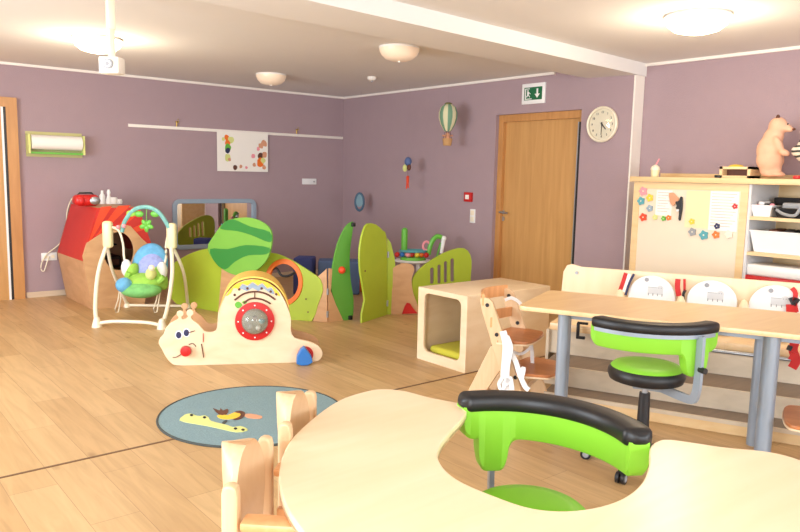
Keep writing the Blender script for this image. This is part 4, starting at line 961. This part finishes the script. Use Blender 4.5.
link('edge_band', MB().plate([[(a_*1.0, c_*1.0) for a_, c_ in smooth_loop(left+right+cut, 5)]], (MT.x, MT.y, .702), e1, n1, .012, .002), 'beech', tb)
for a_, c_ in ((-.45, .35), (.5, .35), (-.2, .78), (.28, .78)):
    q = MT+e1*a_+n1*c_; link('leg', MB().cyl((q.x, q.y, 0), (q.x, q.y, .695), .03, n=24), 'greymetal', tb)

# ------------------------------------------------------------------ toddler chairs at the kidney table
def toddler_chair(label):
    t = thing('toddler_chair', label, 'chair', (0, 0, 0), 'beech toddler chairs at the kidney table')
    # curved shell backrest
    b = MB(); n = 14; rows = []
    def bx(u, z): return -.135-.05*math.cos(u*PI/2)-.03*(z-.45)/.37
    zs = [.53, .56, .6, .64, .675, .70, .725, .748, .768, .784, .795, .801]
    hw_ = [.035, .045, .068, .092, .108, .112, .108, .098, .084, .066, .046, .016]
    F1, F2 = [], []
    for z, w in zip(zs, hw_):
        F1.append([b.bm.verts.new((bx(2*k/n-1, z), w*(2*k/n-1), z)) for k in range(n+1)])
        F2.append([b.bm.verts.new((bx(2*k/n-1, z)-.012, w*(2*k/n-1), z)) for k in range(n+1)])
    m = len(zs)
    for i in range(m-1):
        for k in range(n):
            b.bm.faces.new((F1[i][k], F1[i][k+1], F1[i+1][k+1], F1[i+1][k])); b.bm.faces.new((F2[i][k], F2[i][k+1], F2[i+1][k+1], F2[i+1][k]))
        for k in (0, n): b.bm.faces.new((F1[i][k], F1[i+1][k], F2[i+1][k], F2[i][k]))
    for i in (0, m-1):
        for k in range(n): b.bm.faces.new((F1[i][k], F1[i][k+1], F2[i][k+1], F2[i][k]))
    link('backrest', b, 'beech', t)
    def post(nm, x, y, h, w=.026):
        o = [(-w, 0), (w, 0), (w, h-.02), (w*.8, h-.005), (w*.3, h), (-w*.3, h), (-w*.8, h-.005), (-w, h-.02)]
        link(nm, MB().plate([o], (x, y, 0), (1, 0, 0), (0, 0, 1), .03, .006), 'beech', t)
    for y in (-.14, .14):
        post('leg', -.16, y, .765, .018); post('leg', .19, y, .66, .022)
        link('armrest', MB().span((-.135, y-.026, .67), (.17, y+.026, .69), bevel=.006), 'beech2', t)
        link('side_rail', MB().span((-.13, y-.010, .46), (.16, y+.010, .58), bevel=.004), 'beech2', t)
        link('floor_runner', MB().span((-.17, y-.015, 0), (.21, y+.015, .03), bevel=.004), 'beech', t)
    s_ = [(-.16, -.12), (.14, -.12), (.18, -.1), (.19, 0), (.18, .1), (.14, .12), (-.16, .12)]
    link('seat', MB().plate([s_], (0, 0, .46), (1, 0, 0), (0, 1, 0), .02, .004), 'beech2', t)
    link('stretcher', MB().span((-.17, -.13, .2), (-.15, .13, .26)), 'beech', t)
    link('footrest', MB().span((.08, -.124, .24), (.2, .124, .258), bevel=.004), 'beech2', t)
    return t
c1 = toddler_chair('beech toddler chair at table edge, nearest the bottom of photo')
c1.location = (-5.132, -7.23, 0); c1.rotation_euler = (0, 0, math.radians(-44))
c2 = copy_tree(c1); c2['label'] = 'beech toddler chair at table edge, standing by the round rug'
c2.location = (-4.845, -6.975, 0); c2.rotation_euler = (0, 0, math.radians(-46))

# ------------------------------------------------------------------ cabinet and shelf on the right
xf, xb = -.35, .145
t = thing('board_cabinet', 'pale wood cabinet with white magnetic board front', 'cabinet', (-.1, -5.45, 0))
link('body', MB().span((xf+.03, -5.95, 0), (xb, -4.965, 1.372)), 'cabwood', t)
link('front_frame', MB().span((xf, -5.02, 0), (xf+.03, -4.96, 1.405)).span((xf, -5.965, 0), (xf+.03, -5.905, 1.405)).span((xf, -5.905, 1.35), (xf+.03, -5.02, 1.405)), 'cabwood', t)
link('magnetic_board', MB().span((xf+.006, -5.905, .3), (xf+.028, -5.02, 1.35)), 'board', t)
t = thing('shelf_unit', 'open pale wood shelf unit with white bins', 'shelf', (-.1, -6.6, 0))
ys0, ys1 = -5.968, -7.3
link('side_panel', MB().span((xf, ys0-.02, 0), (xb, ys0, 1.405)), mat('pale_grey_melamine', (214, 214, 216), .5, var=.01), t)
link('side_panel', MB().span((xf, ys1, 0), (xb, ys1+.02, 1.405)), 'cabwood', t)
link('back_panel', MB().span((xb-.015, ys1+.02, 0), (xb, ys0-.02, 1.405)), 'cabwood', t)
shz = [1.16, .885, .635, .35, .06]
for z in shz: link('shelf', MB().span((xf, ys1+.02, z-.026), (xb-.015, ys0-.02, z)), 'cabwood', t)
o = tag(link('cabinet_worktop', MB().span((-.38, -7.35, 1.407), (xb, -4.93, 1.452), bevel=.004), 'cabwood', center=True), 'long pale wood worktop lying across the cabinet and shelf', 'worktop')
o = tag(link('rear_upstand', MB().span((xb-.03, -7.3, 1.453), (xb, -4.93, 1.488), bevel=.003), 'cabwood', center=True), 'thin wooden rail at the wall along the worktop back', 'rail')
def fr(px, py): return PX(px, py, xf)
# bins on the shelves
def tub(name, label, y0, y1, z, h, m, x0=xf+.02, x1=xf+.30, taper=.02, group=None, cat='bin'):
    t = thing(name, label, cat, ((x0+x1)/2, (y0+y1)/2, z), group)
    def ring(x0, x1, y0, y1, z_): return [(x0, y0, z_), (x1, y0, z_), (x1, y1, z_), (x0, y1, z_)]
    b = MB(); k = taper; th = .006
    R_ = [ring(x0+k, x1-k, y0+k, y1-k, z+.001), ring(x0, x1, y0, y1, z+h), ring(x0+th, x1-th, y0+th, y1-th, z+h), ring(x0+k+th, x1-k-th, y0+k+th, y1-k-th, z+th)]
    vs = [[b.bm.verts.new(q) for q in r_] for r_ in R_]
    for A_, B_ in zip(vs, vs[1:]):
        for j in range(4): b.bm.faces.new((A_[j], A_[(j+1) % 4], B_[(j+1) % 4], B_[j]))
    b.bm.faces.new(vs[0]); b.bm.faces.new(vs[-1])
    link('bin_shell', b, m, t)
    link('rim', MB().tube([(x0, y0, z+h), (x1, y0, z+h), (x1, y1, z+h), (x0, y1, z+h)], .006, n=6, closed=True), m, t)
    return t
ya, yb2 = fr(749.5, 205).y, fr(771, 205).y
tub('storage_bin', 'small white bin holding pink and white toys on the top shelf', yb2, ya, 1.16, .085, 'plaswhite')
for i in range(9):
    random.seed(i); c = Vector((xf+.08+random.random()*.15, yb2+.03+random.random()*(ya-yb2-.06), 1.235+random.random()*.035))
    tag(link('toy_piece', MB().box(c, (.05, .035, .03), rot=random.random()*3, bevel=.01), ['pink', 'plaswhite', 'salmon', 'blackp'][i % 4], center=True), ['pink toy piece in the small white bin', 'white toy piece in the small white bin', 'salmon toy piece in the small white bin', 'black toy piece in the small white bin'][i % 4], 'toy piece', 'toy pieces in the small white bin')
yc, yd = fr(773, 205).y, -6.62
tub('storage_bin', 'black and grey bin right of the small white bin', yd, yc, 1.16, .07, 'blackp')
tag(link('white_funnel', MB().tube(smooth_loop([(xf+.02, yc-.02, 1.22), (xf+.01, yc-.08, 1.19), (xf+.01, yc-.16, 1.185), (xf+.02, yc-.19, 1.25)], 5, False), .012).box((xf+.12, yc-.12, 1.25), (.12, .16, .05), bevel=.012), 'grey', center=True), 'grey and white plastic tool lying in the black bin', 'tool')
tag(link('dark_box', MB().box((xf+.33, -6.22, 1.235), (.1, .36, .145), bevel=.006), 'dark', center=True), 'dark box at the back of the top shelf', 'box')
tub('storage_basket', 'long white plastic basket on the middle shelf', -6.62, fr(748, 240).y, .885, .165, 'plaswhite', taper=.03, x1=xf+.36)
for i in range(5): tag(link('dark_bundle', MB().box((xf+.15, -6.15-.09*i, 1.045), (.2, .075, .05), rot=.3*i, bevel=.018), ['brown', 'blackp', 'dark'][i % 3], center=True), 'dark soft bundle filling the long white basket', 'bundle', 'dark bundles in the long basket')
y0_, y1_ = -6.42, fr(744, 275).y
t = thing('lidded_box', 'white box with a red base on the lower shelf', 'box', (xf+.15, (y0_+y1_)/2, .635))
link('red_base', MB().span((xf+.01, y0_, .637), (xf+.30, y1_, .70), bevel=.008), 'red', t)
link('white_lid', MB().span((xf+.015, y0_+.004, .70), (xf+.295, y1_-.004, .79), bevel=.02, seg=3), 'plaswhite', t)

# papers and magnets on the board
def bd(px, py, o=0): return PX(px, py, xf+.006-o)
for lb, m_, (a0, b0, a1, b1), rws in (('small printed sheet beside the fox magnet', 'paper', (657, 190, 671, 216), 8), ('yellowish sheet in the middle of the board', 'paper2', (687, 190.5, 710, 229), 0), ('white printed list at the right of the board', 'paper', (711, 191, 736.5, 232), 12)):
    A0, B0 = bd(a0, b0), bd(a1, b1)
    t = thing('paper_sheet', lb, 'paper', ((A0+B0)/2), 'papers on the magnetic board')
    link('sheet', MB().span((xf+.003-.0008*(rws == 12), A0.y, B0.z), (xf+.0055, B0.y, A0.z)), m_, t)
    if rws:
        b = MB()
        for k in range(rws):
            z = A0.z-(A0.z-B0.z)*(k+1)/(rws+1.5); b.span((xf+.0009, A0.y-.015, z), (xf+.0021, B0.y+.015+.02*(k % 3), z+.004))
        link('printed_rows', b, mat('faint_pink_print', (196, 162, 156), .8), t)
mg = [(643.2, 191.2, 'pink', 4.2, 'pink flower magnet at the top left of the board'), (649.7, 197.8, 'yellow', 3.6, 'yellow magnet beside the pink flower magnet'), (641, 201, 'teal', 3.8, 'dark teal magnet under the pink flower'), (649.7, 208.3, 'bluegrey', 3.2, 'blue grey magnet left of the small sheet'), (643.2, 217.2, 'redor', 3.8, 'red magnet, lowest at the left of the board'), (655, 217.2, 'yellowg', 2.6, 'pale yellow magnet at lower left of small sheet'), (663.5, 218.5, 'leafy', 2.4, 'green magnet under the small sheet'), (668.7, 217.7, 'orange', 2.6, 'orange magnet under the small sheet'), (691.8, 221.6, 'yellow', 2.8, 'yellow star magnet on the yellowish sheet'), (692.3, 231.9, 'grey', 3.8, 'grey oval magnet below the yellowish sheet'), (703.7, 235.1, 'teal', 4.4, 'big teal magnet below the papers'), (715.9, 234.8, 'orange', 3.6, 'orange red magnet below the printed list'), (728.9, 234.3, 'cream', 3.8, 'cream magnet at bottom right of the printed list'), (717, 226.2, 'navy', 2.8, 'navy magnet on the printed list'), (735, 206.4, 'red', 2.6, 'red magnet at the board\'s right frame')]
for i, (px, py, m_, r, lb) in enumerate(mg):
    c = bd(px, py, .009); rad = r*(c-CAM).dot(fw)/FPX; random.seed(i+3)
    pts = [(rad*(.85+.3*(k % 2))*math.cos(k*PI/5), rad*(.85+.3*(k % 2))*math.sin(k*PI/5)) for k in range(10)]
    b = MB().plate([smooth_loop(pts, 3)], c, (0, -1, 0), (0, 0, 1), .008)
    b.m(1).sph(c-Vector((.004, 0, 0)), (.003, rad*.2, rad*.2), n=10)
    tag(link('fridge_magnet', b, [m_, 'cream'], center=True), lb, 'magnet', 'magnets on the board')
def bplate(name, pts, m_, o, t, th=.012): 
    l = [tuple(bd(620+x/6.154, 175+y/6.154, o)) for x, y in pts]
    link(name, MB().wplate([smooth_loop(l, 3)], (1, 0, 0), th, .002), m_, t)
c = bd(675, 200)
t = thing('fox_and_cat_magnet', 'orange and black animal magnet hanging beside small sheet', 'magnet', c)
bplate('orange_animal', [(300, 115), (325, 110), (345, 130), (360, 150), (340, 175), (325, 190), (308, 170)], 'salmon', .018, t)
bplate('black_animal', [(340, 165), (362, 160), (370, 135), (382, 140), (382, 200), (375, 250), (368, 280), (358, 270), (362, 225), (342, 205), (348, 190)], 'blackp', .022, t)
bplate('white_patch', [(345, 215), (358, 210), (358, 222), (348, 225)], 'plaswhite', .035, t)

# ------------------------------------------------------------------ things on the worktop
WT = 1.453
p = PX(655, 174, -.15)
t = thing('straw_cup', 'cream drinking cup with dome lid and pink straw', 'cup', (p.x, p.y, WT))
link('cup_body', MB().lathe([(0, 0), (.034, 0), (.038, .05), (.036, .062), (0, .062)], (p.x, p.y, WT), n=20), 'creamy', t)
link('dome_lid', MB().lathe([(.04, .058), (.042, .068), (.034, .09), (.014, .105), (0, .107)], (p.x, p.y, WT), n=20), 'cream', t)
link('straw', MB().cyl((p.x, p.y, WT+.1), (p.x+.005, p.y-.03, WT+.16), .007, n=8), 'pink', t)
a, c = PX(722, 176, -.15), PX(753, 176, -.15)
t = thing('wooden_toy_box', 'small wooden box with dark open front on the worktop', 'box', (-.15, (a.y+c.y)/2, WT))
y0_, y1_ = c.y, a.y; zb, zt_ = WT, WT+.092
b = MB().span((-.2, y0_, zb), (-.02, y1_, zb+.02)).span((-.2, y0_, zt_-.02), (-.02, y1_, zt_)).span((-.2, y0_, zb), (-.02, y0_+.025, zt_)).span((-.2, y1_-.025, zb), (-.02, y1_, zt_))
link('box_frame', b, 'cabwood', t); link('dark_inside', MB().span((-.12, y0_+.025, zb+.02), (-.1, y1_-.025, zt_-.02)), 'brown', t)
link('yellow_roof', MB().sph((-.12, (y0_+y1_)/2+.03, zt_), (.05, .06, .02)), 'yellow', t)
p = PX(718, 175, -.2)
tag(link('black_clip', MB().box((p.x, p.y, WT+.012), (.03, .05, .022), bevel=.006), 'blackp', center=True), 'tiny black clip left of the wooden toy box', 'clip')
# bear: one continuous body from fused volumes
def fused(name, parts, m, parent, vox=.011):
    b = MB()
    for c_, r_, rot_ in parts: b.sph(c_, r_, n=18, rot=rot_)
    o = link(name, b, m, parent)
    md = o.modifiers.new('fuse', 'REMESH'); md.mode = 'VOXEL'; md.voxel_size = vox; md.use_smooth_shade = True
    s2 = o.modifiers.new('soften', 'SMOOTH'); s2.iterations = 6
    return o
p = PX(770, 176, -.12); B0 = Vector((p.x, p.y, WT)); kx = (p-CAM).dot(fw)/FPX
t = thing('bear_figure', 'standing peach brown bear figure on the worktop', 'bear figure', B0)
def bpt(px, py, off=0): return PX(px, py, -.12)+F*off
RY = Matrix.Rotation(math.atan2(S.y, S.x), 4, 'Z')
def el(px, py, rw, rh, rd, off=0, an=0): return (bpt(px, py, off), (rw*kx, rd*kx, rh*kx), RY @ Matrix.Rotation(an, 4, 'Y'))
fused('body', [el(770, 150, 13, 15, 11), el(770, 160, 13.5, 12, 11), el(773, 138, 9.5, 13, 9, 0, .35), el(778, 126, 9, 9, 8), el(785, 127.5, 6, 4.6, 4.5), el(790, 129.5, 3.8, 3, 3.2), el(764, 169, 6, 8, 6, .03), el(776, 169, 6.5, 8, 6, -.02), el(767, 174.5, 6.5, 2.6, 5, .04), el(779, 174.5, 6.5, 2.6, 5, .0),
    el(774, 146, 4, 10, 4, .07, -.5), el(779, 153, 6, 3.4, 3.5, .08, .35), el(781, 146, 4, 8, 4, -.07, -.4), el(784, 153, 5, 3, 3, -.07)], 'bear', t)
for px, py, off in ((776, 117.5, .03), (781, 117, -.05)): link('ear', MB().sph(bpt(px, py, off), (.018, .014, .02)), 'brown' if off > 0 else 'bear', t)
link('nose', MB().sph(bpt(793.8, 129.2), (.013, .013, .01)), 'brown', t)
link('eye', MB().sph(bpt(784, 124.5, .055), .006), 'dark', t)
# zebra, mostly beyond the frame
p = PX(800, 176, -.12); kz = (p-CAM).dot(fw)/FPX
zm_ = bpy.data.materials.new('zebra_stripes'); zm_.use_nodes = True; nt = zm_.node_tree; wv = nt.nodes.new('ShaderNodeTexWave'); wv.bands_direction = 'Z'; wv.inputs['Scale'].default_value = 7.5; wv.inputs['Distortion'].default_value = 2.5
tcn = nt.nodes.new('ShaderNodeTexCoord'); rp = nt.nodes.new('ShaderNodeValToRGB'); rp.color_ramp.interpolation = 'CONSTANT'; rp.color_ramp.elements[0].color = lin((60, 64, 60)); rp.color_ramp.elements[1].position = .38; rp.color_ramp.elements[1].color = lin((226, 214, 196))
nt.links.new(tcn.outputs['Object'], wv.inputs['Vector']); nt.links.new(wv.outputs['Fac'], rp.inputs[0]); nt.links.new(rp.outputs[0], nt.nodes['Principled BSDF'].inputs['Base Color'])
t = thing('zebra_figure', 'striped zebra figure at the photo edge on the worktop', 'zebra figure', (p.x, p.y-.1, WT))
fused('body', [el(799, 152, 8, 6, 5, 0, .4), el(806, 146, 8, 16, 6, 0, .3), el(814, 158, 14, 9, 8), el(804, 168, 3, 9, 3, .03), el(808, 168, 3, 9, 3, -.03), el(824, 168, 3, 9, 3, .03), el(828, 168, 3, 9, 3, -.03), el(806, 132, 6, 5, 4)], zm_, t)
p = PX(797.5, 175.5, -.2)
tag(link('red_block', MB().box((p.x, p.y, WT+.014), (.05, .05, .027), bevel=.008), 'red', center=True), 'small red block at the zebra figure\'s feet', 'block')
# ------------------------------------------------------------------ world, view
w = bpy.data.worlds.new('world'); sc.world = w; w.use_nodes = True
w.node_tree.nodes['Background'].inputs[0].default_value = (.75, .85, 1, 1); w.node_tree.nodes['Background'].inputs[1].default_value = .8
vs = sc.view_settings; vs.view_transform = 'Standard'; vs.look = 'None'; vs.gamma = 1; vs.use_curve_mapping = False; vs.exposure = EXPO
sc.cycles.max_bounces = 8; sc.cycles.diffuse_bounces = 5; sc.cycles.use_denoising = True; sc.cycles.sample_clamp_indirect = 4
